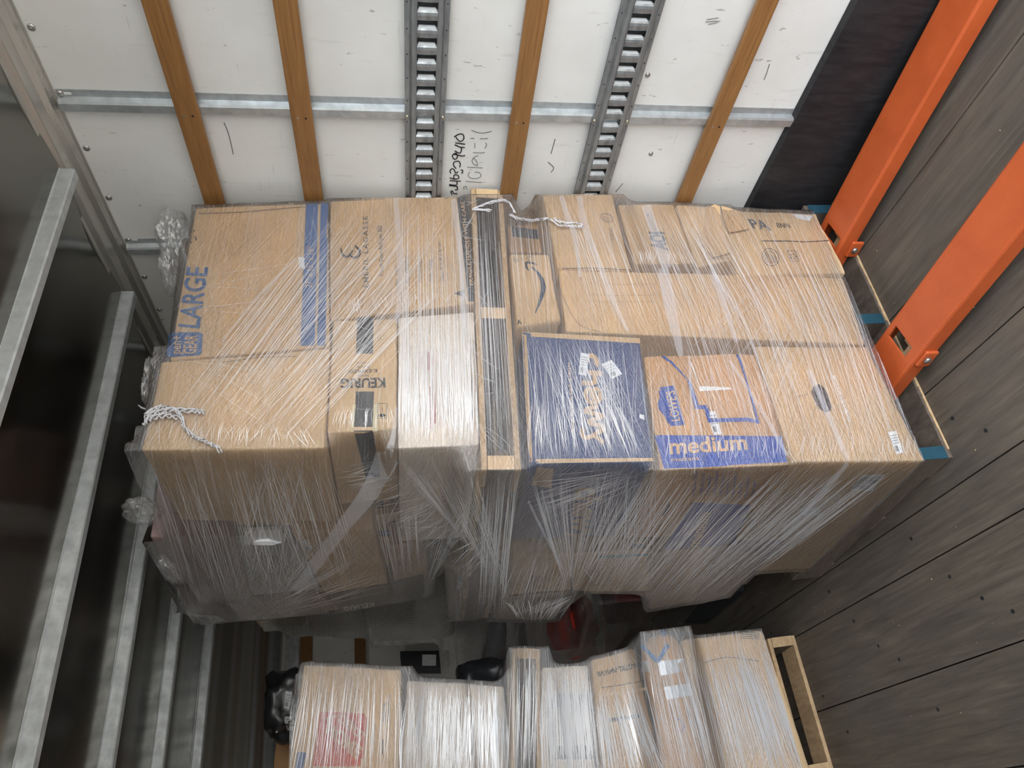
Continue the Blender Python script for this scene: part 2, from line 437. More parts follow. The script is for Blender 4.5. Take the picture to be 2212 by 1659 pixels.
# wall posts (hat sections) every 0.59 m
for i, y in enumerate(seam_y):
    pr = [(0,0),(0,.003),(.022,.003),(.027,.020),(.034,.024),(.060,.022),(.066,.0)]
    P = [(XW-d, y+a, .34) for a, d in pr]
    o = tag(G().prism(P, (0, 0, zt-.004-.34)).out('trim_%d' % (i+3), GALV), kind='structure')
    if i in (2, 3):
        p = hx((130,201) if i == 2 else (278,518), XW-.003)
        G().cyl(p, (-1,0,0), .009, .006, 14, dome=1).out('rivet', SCREW, o, smooth=True)
        G().obox(p+Vector((-.001,-.004,-.03)), Vector((-.001,0,0)), Vector((0,.007,0)), Vector((0,0,.02))).out('slot', PAPER, o)
# varnished slats
XS = XW-.043
def along(pa, pb, X):                                     # z range between two photo points on the wall
    a, b = hx(pa, X).z, hx(pb, X).z
    return min(a, b), max(a, b)
sl = [((302.8,0),(361.3,0),'first varnished wooden batten from the roof on the white wall'),
      ((587.8,0),(642,0),'second varnished wooden batten from the roof, ending behind the box printed LARGE'),
      ((1138.9,0),(1187.8,0),'varnished wooden batten between the two steel cargo tracks on the wall'),
      ((1640.4,0),(1684.5,0),'lowest varnished wooden batten, with dark stains, just above the black scuff liner')]
for a, b, lab in sl:
    z0, z1 = along(a, b, XS)
    t = tag(G().box((XS, YB, z0), (XS+.019, YE-.02, z1)).out('wooden_batten', SLAT, bevel=.003), lab, 'batten', 'wooden strips along the right wall')
    for y in (1.292, 1.883):
        for dz in (.32, .68):
            G().cyl((XS-.0004, y+.052, z0+(z1-z0)*dz), (-1,0,0), .0035, .0008, 8).out('screw', SCREW if dz > .5 else HOLE, t)
# cargo tracks
def cargo_track(za, zb, lab):
    z0, z1 = za, zb; h = z1-z0
    XF = XW-.030; XM = XF-.011                            # flange plane, raised middle plane
    fl_ = h*.115; web = h*.05
    cz = (z0+z1)/2; hw = h*.225
    root = empty('cargo_track', ((XW+XF)/2, 1.5, z0)); tag(root, lab, 'cargo track', 'steel cargo tracks on the right wall')
    g = G()
    y0, y1 = YB, YE-.05
    for s in (1, -1):
        q = lambda t: cz+s*(h/2-t)
        g.hexa([(XF, y0, q(0)), (XF+.003, y0, q(0)), (XF+.003, y1, q(0)), (XF, y1, q(0)), (XF, y0, q(fl_)), (XF+.003, y0, q(fl_)), (XF+.003, y1, q(fl_)), (XF, y1, q(fl_))])
        g.quad((XF, y0, q(fl_)), (XF, y1, q(fl_)), (XM, y1, q(fl_+web)), (XM, y0, q(fl_+web)))
        g.quad((XM, y0, q(fl_+web)), (XM, y1, q(fl_+web)), (XM-.001, y1, cz+s*(hw+.004)), (XM-.001, y0, cz+s*(hw+.004)))
        g.quad((XM-.001, y0, cz+s*(hw+.004)), (XM-.001, y1, cz+s*(hw+.004)), (XM, y1, cz+s*hw), (XM, y0, cz+s*hw))
    p = .0508; y = .967-1.5*p*0 - .0508*33
    n = int((y1-y)/p); nl = []
    for i in range(n):
        a = y+i*p
        if a < y0: continue
        # pressed bridge between two slots: gently domed plate, its end facing the door bent in as a lip
        A, B = a+.024, a+.0508+.004
        m_ = (A+B)/2
        rows = [(A-.001, .013, .80), (A+.003, .004, .9), (A+.007, -.001, 1), (m_, -.0025, 1), (B-.004, -.001, 1), (B, .002, 1)]
        prev = None
        for (yy, dx, wd) in rows:
            cur = [(XM+dx, yy, cz-hw*wd), (XM+dx-.0008, yy, cz), (XM+dx, yy, cz+hw*wd)]
            if prev:
                if yy < A+.004: nl += [len(g.f), len(g.f)+1]
                g.quad(prev[0], cur[0], cur[1], prev[1]); g.quad(prev[1], cur[1], cur[2], prev[2])
                if wd < 1 or prev[0][2] != cur[0][2]:
                    for s in (0, 2):
                        g.quad(prev[s], cur[s], (XM, cur[s][1], cz+(hw if s else -hw)), (XM, prev[s][1], cz+(hw if s else -hw)))
            prev = cur
        ed = rows[0]
        nl.append(len(g.f))
        g.quad((XM+ed[1], A, cz-hw*.86), (XM+ed[1], A, cz+hw*.86), (XM+ed[1]+.006, A+.001, cz+hw*.8), (XM+ed[1]+.006, A+.001, cz-hw*.8))
    o = mk('track_plate', g.v, g.f, TRACK, root); o.data.materials.append(LIP)
    for i in nl: o.data.polygons[i].material_index = 1
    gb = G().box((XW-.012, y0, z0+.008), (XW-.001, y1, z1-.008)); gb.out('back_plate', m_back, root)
    gr = G()
    for i in range(70):
        yy = y0+.05+i*.0762
        for s in (1, -1): gr.cyl((XF, yy, cz+s*(h/2-fl_*.5)), (-1,0,0), .0028, .0012, 8)
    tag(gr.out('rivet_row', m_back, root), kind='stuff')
    for i in range(2, 5):
        for s in (1, -1):
            G().cyl((XF, seam_y[i]+.047, cz+s*(h/2-fl_*.5)), (-1,0,0), .006, .004, 12, dome=1).out('screw', m_flat_brass, root, smooth=True)
LIP = m_flat('painted_lit_lip', (.66,.69,.70), .4, .15)  # paler steel paints the door's light onto the slot lips
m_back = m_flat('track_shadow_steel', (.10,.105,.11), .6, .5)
m_flat_brass = m_metal('zinc_screw', (.62,.58,.42), .35, .9)
XT = XW-.036
z0, z1 = along((873.3,0),(974.3,0), XT)
cargo_track(z0, z1, 'upper slotted steel cargo track, just above the wooden pallet between the loads')
z0, z1 = along((1346.3,0),(1440,0), XT)
cargo_track(z0, z1, 'lower slotted steel cargo track, ending behind the carton printed 15X10X10')
# roof bows
bow_names = ['roof bow nearest the truck door, fully in view', 'second roof bow, reaching the rail beside the box printed LARGE',
             'third roof bow, its end hidden behind the wrapped upper load', 'fourth roof bow, passing above the corner of the upper load',
             'fifth roof bow, farthest from the door']
ypos = [1.478, 2.028, 2.548, 3.058, 3.610]
for i, y in enumerate(ypos):
    zb = ZC-.046
    pr = [(y-.006, ZC+.006), (y-.006, ZC-.004), (y-.001, ZC-.008), (y, zb+.004), (y+.004, zb), (y+.030, zb), (y+.034, zb+.004), (y+.036, ZC+.006)]
    g = G().prism([(XL+.02, a, b) for a, b in pr], (1.865-XL-.02, 0, 0))
    lab = bow_names[i]
    tag(g.out('roof_bow', BOWM), 'galvanised ' + lab if 'galv' not in lab else lab, 'roof bow', 'galvanised roof bows')
# front wall slats and hardware
def fz_(pa, pb):
    a, b = hy(pa, YE-.03).z, hy(pb, YE-.03).z
    return min(a, b), max(a, b)
z0, z1 = fz_((617,1400),(645,1400))
tag(G().box((XL+.02, YE-.03, z0), (XW-.03, YE-.001, z1)).box((XL+.02, YE-.036, z0+.02), (XW-.03, YE-.03, z0+.04)).out('trim_20', GALV), kind='structure')
for a, b, lab in (((648,1400),(675,1400),'wooden batten on the far end wall nearest the roof'), ((766,1405),(790,1405),'second wooden batten from the roof on the far end wall'),
             ((1022,1405),(1046,1405),'wooden batten on the far end wall beside the dark wrapped carton'), ((1262,1395),(1287,1395),'lowest wooden batten on the far end wall, near the orange strap')):
    z0, z1 = fz_(a, b)
    tag(G().box((XL+.02, YE-.035, z0), (XW-.05, YE-.012, z1)).out('wooden_batten', SLAT), lab, 'batten', 'wooden strips on the far end wall')
z0, z1 = fz_((1170,1420),(1270,1420)); xo = hy((1220,1424), YE-.06).x
P0, P1 = hy((1160,1428), YE-.08), hy((1275,1418), YE-.08)
tag(G().obox(P0+Vector((-.02,0,-.01)), P1-P0, Vector((.07,0,0)), Vector((0,.02,0))).out('orange_strap', ORANGE), 'orange strap across the far end wall seen between the loads', 'strap')

lm, lnt, lb = mat('fill_lamp_lens'); lb.inputs['Base Color'].default_value = (.9,.9,.9,1)
lb.inputs['Emission Color'].default_value = (1,.97,.92,1); lb.inputs['Emission Strength'].default_value = 12.
lamp = empty('added_fill_lamp', (-.22, 5.1, ZC-.03)); tag(lamp, 'added fill lamp, out of view under the roof at the far end of the truck', 'lamp')  # added lamp, unseen, put in to brighten the dark far end
G().box((-.34, 4.93, ZC-.03), (-.10, 5.27, ZC-.004)).out('fill_lamp_base', PAPER, lamp, bevel=.005)
G().box((-.31, 4.96, ZC-.05), (-.13, 5.24, ZC-.0305)).out('fill_lamp_lens', lm, lamp, bevel=.01)

# ------------------------------------------------------------------ pallet jack forks
ZF = .098
def lineXY(p, q, z):
    a, b = hz(p, z), hz(q, z); return a, (b-a).normalized()
def fork_build(pl, pr, name_i):
    (a, d), (b, e_) = lineXY(*pl, ZF), lineXY(*pr, ZF)
    d = ((d+e_)/2).normalized()
    side = Vector((d.y, -d.x, 0))                         # towards the wall
    # width measured between the lines at mid length
    m = a + d*((1.2-a.y)/d.y); n_ = b + d*((1.2-b.y)/d.y)
    wdt = abs((m-n_).dot(side)); c0 = (m+n_)/2
    return c0, d, side, wdt
jack = empty('pallet_jack', (1.5, 1.1, 0)); tag(jack, 'orange pallet jack, its two forks pushed under the front pallet', 'pallet jack')
F1 = fork_build(((2027.7,0),(1781.8,481)), ((2119,0),(1807,532)), 1)
F2 = fork_build(((2212,300),(1895,740)), ((2120,601),(1932,829)), 2)
def make_fork(F, y_tip, hole_px, hole2, boltpx):
    c0, d, s, wd = F
    t0 = (-.30-c0.y)/d.y; t1 = (y_tip-c0.y)/d.y
    h = .058
    def P(t, u, z): v = c0+d*t+s*(u*wd/2); return Vector((v.x, v.y, z))
    def tu(px):                                           # photo point on the top plate -> fork coordinates
        p = hz(px, ZF)-c0; return p.dot(d), p.dot(s)/(wd/2)
    hole = [tu(p) for p in hole_px]
    ta, tb = min(p[0] for p in hole), max(p[0] for p in hole)
    # top plate with a window
    bm = bmesh.new()
    def ring(t):
        return [P(t,-1,ZF-h), P(t,-1,ZF-.008), P(t,-.965,ZF-.002), P(t,-.90,ZF), P(t,.90,ZF), P(t,.965,ZF-.002), P(t,1,ZF-.008), P(t,1,ZF-h)]
    g = G()
    ts = [t0 + (t1-t0)*i/24 for i in range(25)]
    ts = sorted([t for t in ts if not (ta-.02 < t < tb+.02)] + [ta, tb])
    for i, t in enumerate(ts):
        rg = ring(t)
        k = len(g.v); g.v += rg
        if i:
            for j in range(7):
                if j == 3 and abs(ts[i-1]-ta) < 1e-6: continue
                g.f.append((k-8+j, k-8+j+1, k+j+1, k+j))
    # plate around the window: bridge outline to hole polygon
    out4 = [P(ta,-.90,ZF), P(ta,.90,ZF), P(tb,.90,ZF), P(tb,-.90,ZF)]
    us = [p[1] for p in hole]; u0, u1 = max(-.8, min(us)), min(.8, max(us))
    inn = [P(ta+.004,u0,ZF), P(ta+.004,u1,ZF), P(tb-.004,u1,ZF), P(tb-.004,u0,ZF)]
    for i in range(4):
        j = (i+1) % 4
        g.quad(out4[i], out4[j], inn[j], inn[i])
        g.quad(inn[i], inn[j], inn[j]-Vector((0,0,.008)), inn[i]-Vector((0,0,.008)))
    # nose
    k = len(g.v); g.v += ring(t1); tip = [P(t1+.10, u*.6, z) for u, z in ((-1,ZF-h+.02),(-1,ZF-.02),(-.9,ZF-.014),(-.8,ZF-.012),(.8,ZF-.012),(.9,ZF-.014),(1,ZF-.02),(1,ZF-h+.02))]
    g.v += tip
    for j in range(7): g.f.append((k+j, k+j+1, k+9+j, k+8+j))
    g.f.append(tuple(k+8+j for j in range(8)))
    o = mk('fork', g.v, g.f, ORANGE, jack)
    b2 = bmesh.new(); b2.from_mesh(o.data); bmesh.ops.remove_doubles(b2, verts=b2.verts, dist=.0002); bmesh.ops.recalc_face_normals(b2, faces=b2.faces); b2.to_mesh(o.data); b2.free()
    so = o.modifiers.new('solid', 'SOLIDIFY'); so.thickness = .004; so.offset = -1
    # inner linkage seen through the window, side lug and pin
    gi = G().obox(P((ta+tb)/2-.05, -.35, .03), d*.10, s*.02, Vector((0,0,.04))); gi.obox(P((ta+tb)/2-.02, -.1, .03), d*.03, s*.03, Vector((0,0,.035)))
    gi.out('lift_link', PALW, o)
    pb = hit(boltpx, s, s.dot(c0)-wd/2-.012); pb.z = max(.035, min(.085, pb.z))
    q = G().obox(pb-d*.035-Vector((0,0,.028)), d*.07, -s*-.014, Vector((0,0,.05))); q.out('pin_lug', ORANGE, o, bevel=.006)
    G().cyl(pb, -s, .013, .010, 16, dome=1).out('pin', SCREW, o, smooth=True)
    # load wheel under the nose
    G().cyl(P(tb+.12, -.4, .036), s, .036, wd*.4, 18).out('load_wheel', BLK, o)
    return o
make_fork(F1, 2.45, [(1789,478),(1813,517),(1803,538),(1779,500)], None, (1846,541))
make_fork(F2, 2.45, [(1937,702),(1967,745),(1951,775),(1921,722)], None, (2003,778))

# ------------------------------------------------------------------ boxes
HULL = {}                                                 # load name -> list of corner lists
def rbox(name, c8, mt, r=.007, amp=.0015, bulge=.004, seed=0, parent=None, n=9):
    """carton: eight corners (front TL TR BR BL, back TL TR BR BL), rounded edges, slightly dented faces"""
    c = [Vector(p) for p in c8]
    L = [((c[1]-c[0]).length+(c[2]-c[3]).length)/2, ((c[3]-c[0]).length+(c[2]-c[1]).length)/2, (c[4]-c[0]).length]
    def par(l):
        e = min(.45, r/l); k = [0, e*.3, e]
        m = max(2, min(n, int(l/.05)))
        return k+[e+(1-2*e)*i/m for i in range(1, m)]+[1-e, 1-e*.3, 1]
    U, V_, W_ = par(L[0]), par(L[1]), par(L[2])
    def tri(u, v, w_):
        f = c[0].lerp(c[1], u).lerp(c[3].lerp(c[2], u), v); b = c[4].lerp(c[5], u).lerp(c[7].lerp(c[6], u), v)
        return f.lerp(b, w_)
    ctr = sum(c, Vector())/8
    idx = {}; vv = []; ff = []
    def vert(i, j, k):
        if (i, j, k) in idx: return idx[i, j, k]
        p = [U[i], V_[j], W_[k]]
        q = []
        for a in range(3):
            e = min(.45, r/L[a]); q.append(min(max(p[a], e), 1-e))
        d = [(p[a]-q[a])*L[a] for a in range(3)]; ln = math.sqrt(sum(t*t for t in d))
        if ln > 1e-9: d = [t/ln*r for t in d]
        pp = [q[a]+d[a]/L[a] for a in range(3)]
        P = tri(*pp)
        nrm = (tri(pp[0]+.01*(d[0]), pp[1]+.01*d[1], pp[2]+.01*d[2]) - P)
        nrm = nrm.normalized() if nrm.length > 1e-9 else Vector((0,0,0))
        bl = 1.
        for a in range(3):
            if abs(d[a]) < .5*r: bl *= math.sin(math.pi*p[a])
        s = amp*(noise.noise(P*6+Vector((seed*3.1, 0, 0)))*1.2 + noise.noise(P*17+Vector((0, seed*2.3, 0)))*.6)
        P = P + nrm*(s + bulge*bl*(.5 if seed % 2 else -.35))
        idx[i, j, k] = len(vv); vv.append(P); return idx[i, j, k]
    a, b, d = len(U)-1, len(V_)-1, len(W_)-1
    for i in range(a):
        for j in range(b):
            ff.append((vert(i,j,0), vert(i,j+1,0), vert(i+1,j+1,0), vert(i+1,j,0)))
            ff.append((vert(i,j,d), vert(i+1,j,d), vert(i+1,j+1,d), vert(i,j+1,d)))
    for i in range(a):
        for k in range(d):
            ff.append((vert(i,0,k), vert(i+1,0,k), vert(i+1,0,k+1), vert(i,0,k+1)))
            ff.append((vert(i,b,k), vert(i,b,k+1), vert(i+1,b,k+1), vert(i+1,b,k)))
    for j in range(b):
        for k in range(d):
            ff.append((vert(0,j,k), vert(0,j,k+1), vert(0,j+1,k+1), vert(0,j+1,k)))
            ff.append((vert(a,j,k), vert(a,j+1,k), vert(a,j+1,k+1), vert(a,j,k+1)))
    o = mk(name, vv, ff, mt, parent, smooth=True, base=True)
    bm = bmesh.new(); bm.from_mesh(o.data); bmesh.ops.recalc_face_normals(bm, faces=bm.faces); bm.to_mesh(o.data); bm.free()
    o['_b'] = 1
    return o
BV = {}
def bvh(o):
    if o.name not in BV:
        l = wloc(o)
        BV[o.name] = BVHTree.FromPolygons([v.co+l for v in o.data.vertices], [tuple(p.vertices) for p in o.data.polygons])
    return BV[o.name]
SEED = [0]
def front(load, label, quad, c, depth, mt, cat='box', name='cardboard_box', group=None, skew=0., deep=None, **kw):
    SEED[0] += 1
    f = [hf(p, c) for p in quad]; d = (deep or DEEP)*depth
    c8 = f+[p+d for p in f]
    o = rbox(name, c8, mt, seed=SEED[0], **kw)
    tag(o, label, cat, group)
    if load: HULL.setdefault(load, []).append(c8)
    o['_f'] = [tuple(p) for p in f]
    return o
def side(load, label, quad, c, depth, mt, cat='box', name='cardboard_box', group=None, **kw):
    """quad: TL TR BR BL in the photo of the face that looks over the aisle"""
    SEED[0] += 1
    s = [hs(p, c) for p in quad]
    d = Vector((1, K*0, 0))*depth
    c8 = [s[0]+d, s[1]+d, s[1], s[0], s[3]+d, s[2]+d, s[2], s[3]]
    o = rbox(name, c8, mt, seed=SEED[0], **kw)
    tag(o, label, cat, group)
    if load: HULL.setdefault(load, []).append(c8)
    return o
def fall(o):                                              # plane of the front face, for points just past an edge
    return None
def refp(px, o):
    v = ray(*px); loc, n, i, d = bvh(o).ray_cast(CAM, v)
    if loc is None: return None
    return loc, (n if n.dot(v) < 0 else -n)
def drop(px, o, off=.0012, ref=None):
    v = ray(*px); loc, n, i, d = bvh(o).ray_cast(CAM, v)
    if ref and (loc is None or abs(ref[1].dot(loc-ref[0])) > .03):
        k = ref[1].dot(v)
        if abs(k) > .05: return CAM+v*(ref[1].dot(ref[0]-CAM)/k)+ref[1]*off
    if loc is None:
        loc, n, i, d = bvh(o).find_nearest(CAM+v*((wloc(o)-CAM).dot(v)))
        if n.dot(v) > 0: n = -n
        return loc+n*off
    return loc + (n if n.dot(v) < 0 else -n)*off
def lerp2(q, u, v):
    (ax, ay), (bx, by), (cx, cy), (dx, dy) = q            # BL BR TR TL
    return ((ax*(1-u)+bx*u)*(1-v)+(dx*(1-u)+cx*u)*v, (ay*(1-u)+by*u)*(1-v)+(dy*(1-u)+cy*u)*v)
CAPH = [None]
def text_mesh(s, bold=0., space=1.):
    cu = bpy.data.curves.new('t', 'FONT'); cu.body = s; cu.offset = bold; cu.resolution_u = 3; cu.space_character = space
    o = bpy.data.objects.new('t', cu); CO.objects.link(o)
    bpy.context.view_layer.update()
    me = bpy.data.meshes.new_from_object(o.evaluated_get(bpy.context.evaluated_depsgraph_get()))
    bpy.data.objects.remove(o); bpy.data.curves.remove(cu); return me
def text_on(o, s, q, m, bold=0., space=1., cuts=0, name='printed_text', off=.0014, parent=None):
    me = text_mesh(s, bold, space)
    if CAPH[0] is None:
        h = text_mesh('H'); CAPH[0] = max(v.co.y for v in h.vertices)
    xs = [v.co.x for v in me.vertices]; x0, x1 = min(xs), max(xs)
    bm = bmesh.new(); bm.from_mesh(me)
    cuts = cuts or int(max(2, math.dist(q[0], q[1])/14))
    for k in range(1, cuts):
        bmesh.ops.bisect_plane(bm, geom=bm.verts[:]+bm.edges[:]+bm.faces[:], plane_co=(x0+(x1-x0)*k/cuts,0,0), plane_no=(1,0,0))
    if cuts:
        for k in range(1, 4):
            bmesh.ops.bisect_plane(bm, geom=bm.verts[:]+bm.edges[:]+bm.faces[:], plane_co=(0,CAPH[0]*k/4,0), plane_no=(0,1,0))
    bm.to_mesh(me); bm.free()
    rf = refp(lerp2(q, .5, .5), o)
    V = [drop(lerp2(q, (v.co.x-x0)/(x1-x0), v.co.y/CAPH[0]), o, off, rf) for v in me.vertices]
    return mk(name, V, [tuple(p.vertices) for p in me.polygons], m, parent or o)
def patch(o, q, m, name='printed_band', nu=8, nv=8, off=.0009, parent=None, label=None):
    """q: photo quad BL BR TR TL laid on the carton"""
    rf = refp(lerp2(q, .5, .5), o)
    V = [drop(lerp2(q, i/nu, j/nv), o, off, rf) for j in range(nv+1) for i in range(nu+1)]
    F = [(j*(nu+1)+i, j*(nu+1)+i+1, (j+1)*(nu+1)+i+1, (j+1)*(nu+1)+i) for j in range(nv) for i in range(nu)]
    r = mk(name, V, F, m, parent or o)
    if label: r['label'] = label
    return r
def poly_on(o, pts, m, name='printed_shape', off=.0011, parent=None, sub=0):
    bm = bmesh.new(); f = bm.faces.new([bm.verts.new((x, y, 0)) for x, y in pts])
    x0, x1 = min(p[0] for p in pts), max(p[0] for p in pts); y0, y1 = min(p[1] for p in pts), max(p[1] for p in pts)
    for k in range(1, int((x1-x0)/9)+1): bmesh.ops.bisect_plane(bm, geom=bm.verts[:]+bm.edges[:]+bm.faces[:], plane_co=(x0+k*9,0,0), plane_no=(1,0,0))
    for k in range(1, int((y1-y0)/9)+1): bmesh.ops.bisect_plane(bm, geom=bm.verts[:]+bm.edges[:]+bm.faces[:], plane_co=(0,y0+k*9,0), plane_no=(0,1,0))
    bmesh.ops.triangulate(bm, faces=bm.faces[:])
    rf = refp((sum(p[0] for p in pts)/len(pts), sum(p[1] for p in pts)/len(pts)), o)
    V = [drop((v.co.x, v.co.y), o, off, rf) for v in bm.verts]; bm.verts.index_update()
    F = [tuple(v.index for v in f.verts) for f in bm.faces]; bm.free()
    return mk(name, V, F, m, parent or o)
def line_on(o, pts, wpx, m, name='printed_line', off=.0013, parent=None, closed=False, sm=False):
    """flat stroke of wpx photo pixels; widths may be a list"""
    P = [Vector((x, y)) for x, y in pts]
    W_ = wpx if isinstance(wpx, (list, tuple)) else [wpx]*len(P)
    if sm and len(P) > 2:
        Q, WW = [], []
        for i in range(len(P)-1):
            p0, p1, p2, p3 = P[max(i-1,0)], P[i], P[i+1], P[min(i+2,len(P)-1)]
            for k in range(5):
                t = k/5; Q.append(.5*((2*p1)+(p2-p0)*t+(2*p0-5*p1+4*p2-p3)*t*t+(3*p1-p0-3*p2+p3)*t**3)); WW.append(W_[i]*(1-t)+W_[i+1]*t)
        P, W_ = Q+[P[-1]], WW+[W_[-1]]
    if closed: P.append(P[0].copy()); W_ = list(W_)+[W_[0]]
    V, F = [], []
    rf = refp(tuple(P[len(P)//2]), o) if name[:4] != 'film' else None
    for i, p in enumerate(P):
        t = (P[min(i+1,len(P)-1)]-P[max(i-1,0)]).normalized(); n = Vector((-t.y, t.x))*W_[i]/2
        V += [drop(tuple(p+n), o, off, rf), drop(tuple(p-n), o, off, rf)]
        if i: F.append((2*i-2, 2*i-1, 2*i+1, 2*i))
    return mk(name, V, F, m, parent or o)
def circ(cx, cy, rx, ry, n=20, rot=0):
    return [(cx+rx*math.cos(2*math.pi*i/n)*math.cos(rot)-ry*math.sin(2*math.pi*i/n)*math.sin(rot),
             cy+rx*math.cos(2*math.pi*i/n)*math.sin(rot)+ry*math.sin(2*math.pi*i/n)*math.cos(rot)) for i in range(n)]
def sticker(o, q, rows=6, txt=None, seed=1, name='paper_label'):
    """q BL BR TR TL of a white shipping label with print and a bar code"""
    p = patch(o, q, PAPER, name, 4, 4, .0016); p['label'] = 'white paper label'
    rr = random.Random(seed); V, F = [], []
    def bar(u0, v0, u1, v1):
        k = len(V)
        for u, v in ((u0,v0),(u1,v0),(u1,v1),(u0,v1)): V.append(drop(lerp2(q, u, v), o, .0021))
        F.append((k, k+1, k+2, k+3))
    u = .12
    while u < .55:
        d = rr.choice((.008, .014, .022)); bar(u, .12, u+d, .36); u += d+rr.choice((.012, .02))
    for i in range(rows):
        v = .46+.46*i/rows; a = .08
        while a < .85:
            d = rr.uniform(.04, .14); bar(a, v, min(a+d, .92), v+.028); a += d+.025
    mk('label_print', V, F, I_BLK, p)
    return p

def pallet(label, P, e1, e2, ez, wd, dp, h, wood, endm, load=None, nstr=3, paint=None, topn=6):
    """stringer pallet: P near-aisle front lower corner, e1 along the front, e2 inwards"""
    e1, e2, ez = Vector(e1).normalized(), Vector(e2).normalized(), Vector(ez).normalized()
    root = empty('wooden_pallet', P+e1*wd/2+e2*dp/2); tag(root, label, 'pallet')
    t = .018
    def bd(o_, w_, z, name, mtl, l=wd):
        G().obox(P+e2*o_+ez*z, e1*l, e2*w_, ez*t).out(name, mtl, root, bevel=.002)
    bd(0, .13, 0, 'bottom_board', wood); bd(dp/2-.06, .10, 0, 'bottom_board', wood); bd(dp-.13, .13, 0, 'bottom_board', wood)
    for i in range(topn):
        a = i*(dp-.10)/(topn-1); bd(a, .10, h-t, 'deck_board', wood)
    for i in range(nstr):
        u = (wd-.042)*i/(nstr-1)
        s = G().obox(P+e1*u+ez*t, e1*.042, e2*dp, ez*(h-2*t)).out('stringer', wood, root, bevel=.002)
        q = G().obox(P+e1*(u-.0005)+ez*(t+.001)-e2*.0015, e1*.043, e2*.0016, ez*(h-2*t-.002)).out('stringer_end', paint or endm, s)
    if load:
        c = [P+ez*h, P+e1*wd+ez*h, P+e1*wd, P]; HULL.setdefault(load, []).append(c+[p+e2*dp for p in c])
    return root

C1 = 1.865
# ================================================================== front load, upper tier
u1 = front('A', 'carton printed LARGE in blue with two blue bands, top of the front load', [(423,449),(707,438),(713,748),(366,778)], C1, .5, KR, bulge=.003)
u2 = front('A', 'plain kraft carton under the knotted film, below the box printed LARGE', [(349,781),(713,751),(701,967),(304,972)], C1, .62, KRL, bulge=.006)
u3 = front('A', 'kraft carton with rows of small black print and a dark FRAGILE band', [(713,434),(1008,424),(1025,655),(713,692)], C1+.004, .5, KR)
u4 = front('A', 'tan carton with upside-down black lettering and a black band taped down its middle', [(719,692),(858,686),(857,926),(706,935)], C1+.006, .42, KRL)
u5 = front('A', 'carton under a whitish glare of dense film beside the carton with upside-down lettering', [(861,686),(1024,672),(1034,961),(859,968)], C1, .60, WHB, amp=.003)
text_on(u1, 'LARGE', [(430,710),(449,578),(405,576),(386,706)], I_BLUE, .018)
bd_ = patch(u1, [(365,769),(359,769),(359,770),(364,770)], I_BLUE, nu=1, nv=1)
bpy.data.objects.remove(bd_)
bg_ = poly_on(u1, [(366,722),(371,718),(432,718),(438,722),(436,762),(431,768),(364,772),(360,766)], I_BLUE, 'printed_badge')
text_on(u1, 'pen+', [(390,765),(393,726),(372,726),(369,765)], I_KR, .012, off=.0026)
text_on(u1, 'GEAR', [(423,765),(427,725),(401,725),(396,765)], I_KR, .02, off=.0026)
patch(u1, [(649,747),(680,747),(687,440),(661,441)], I_BLUE)
patch(u1, [(685,747),(703,747),(709,439),(693,440)], I_BLUE)
text_on(u1, '27" x 15" x 16"', [(674,622),(678,534),(664,534),(660,622)], I_KR, off=.002)
patch(u1, [(647,581),(659,582),(657,557),(644,556)], PAPER, 'paper_label', 2, 2, .0022)
line_on(u1, [(430,462),(520,459),(660,447)], 2.2, I_BRN, 'fold_crease')
for p in ((414,494),(419,499),(406,520),(408,527),(413,524)): poly_on(u1, circ(*p, 1.6, 2.2, 8), I_BLK, 'dirt_spot')
line_on(u2, [(640,770),(560,772),(480,783)], 1.6, I_BRN, 'fold_crease')
text_on(u3, 'EMERIL LAGASSE', [(796,621),(794,468),(784,468),(785,621)], I_BLK, .004, 1.25)
text_on(u3, 'French Door AirFryer 360', [(829,596),(825,488),(816,488),(819,596)], I_BLK)
for s, q in (('Qty.: 1 PC', [(861,617),(861,578),(854.5,578),(854.5,617)]), ('SKU.: 4-00675-02', [(884,613),(882,551),(874,551),(876,613)]),
             ('N.W.: 8.36kg', [(910.5,610),(910,565),(902.5,565),(903,610)]), ('G.W.: 12.6kg', [(934,608),(933,562),(925.5,562),(926,608)]),
             ('Meas: 49 X 49 X 47 cm', [(960,606),(952,524),(945,524),(952.5,606)])):
    text_on(u3, s, q, I_GREY)
line_on(u3, [(736,537),(741,551),(750,555),(757,549),(762,541)], [3,4,5,4,3], I_BLK, 'printed_logo', sm=True)
line_on(u3, [(757,552),(764,557),(774,554),(777,543),(770,534),(766,531)], [3,4,5,6,4,3], I_BLK, 'printed_logo', sm=True)
patch(u3, [(1012,652),(1025,652),(1008,425),(987,427)], BLK, 'printed_band')
text_on(u3, 'FRAGILE HANDLE WITH CARE', [(1022,616),(1003,436),(995,436),(1014,616)], I_KR, .01, off=.0022)
poly_on(u3, [(980,634),(1003,625),(1003,643)], I_BLK, 'printed_arrow')
for q in ([(769,764),(806,764),(807,686),(772,686)], [(764,931),(805,931),(808,846),(769,846)]): patch(u4, q, BLK, 'black_tape')
patch(u4, [(758,932),(764,932),(769,874),(762,874)], I_CREAM, 'cream_tape'); patch(u4, [(805,932),(815,931),(817,873),(807,874)], I_CREAM, 'cream_tape')
patch(u4, [(791,1036),(822,1030),(806,931),(765,932)], BLK, 'black_tape', 4, 10)
text_on(u4, 'KEURIG', [(832,817),(736,819),(736,838),(833,837)], I_BLK, .03)
text_on(u4, 'MODEL', [(796,809),(770,809),(770,814),(796,814)], I_GREY)
text_on(u4, 'K-EXPRESS', [(815,797),(753,799),(753,806),(815,805)], I_BLK, .01)
text_on(u4, 'BLACK', [(798,790),(771,791),(771,796),(798,795)], I_BLK)
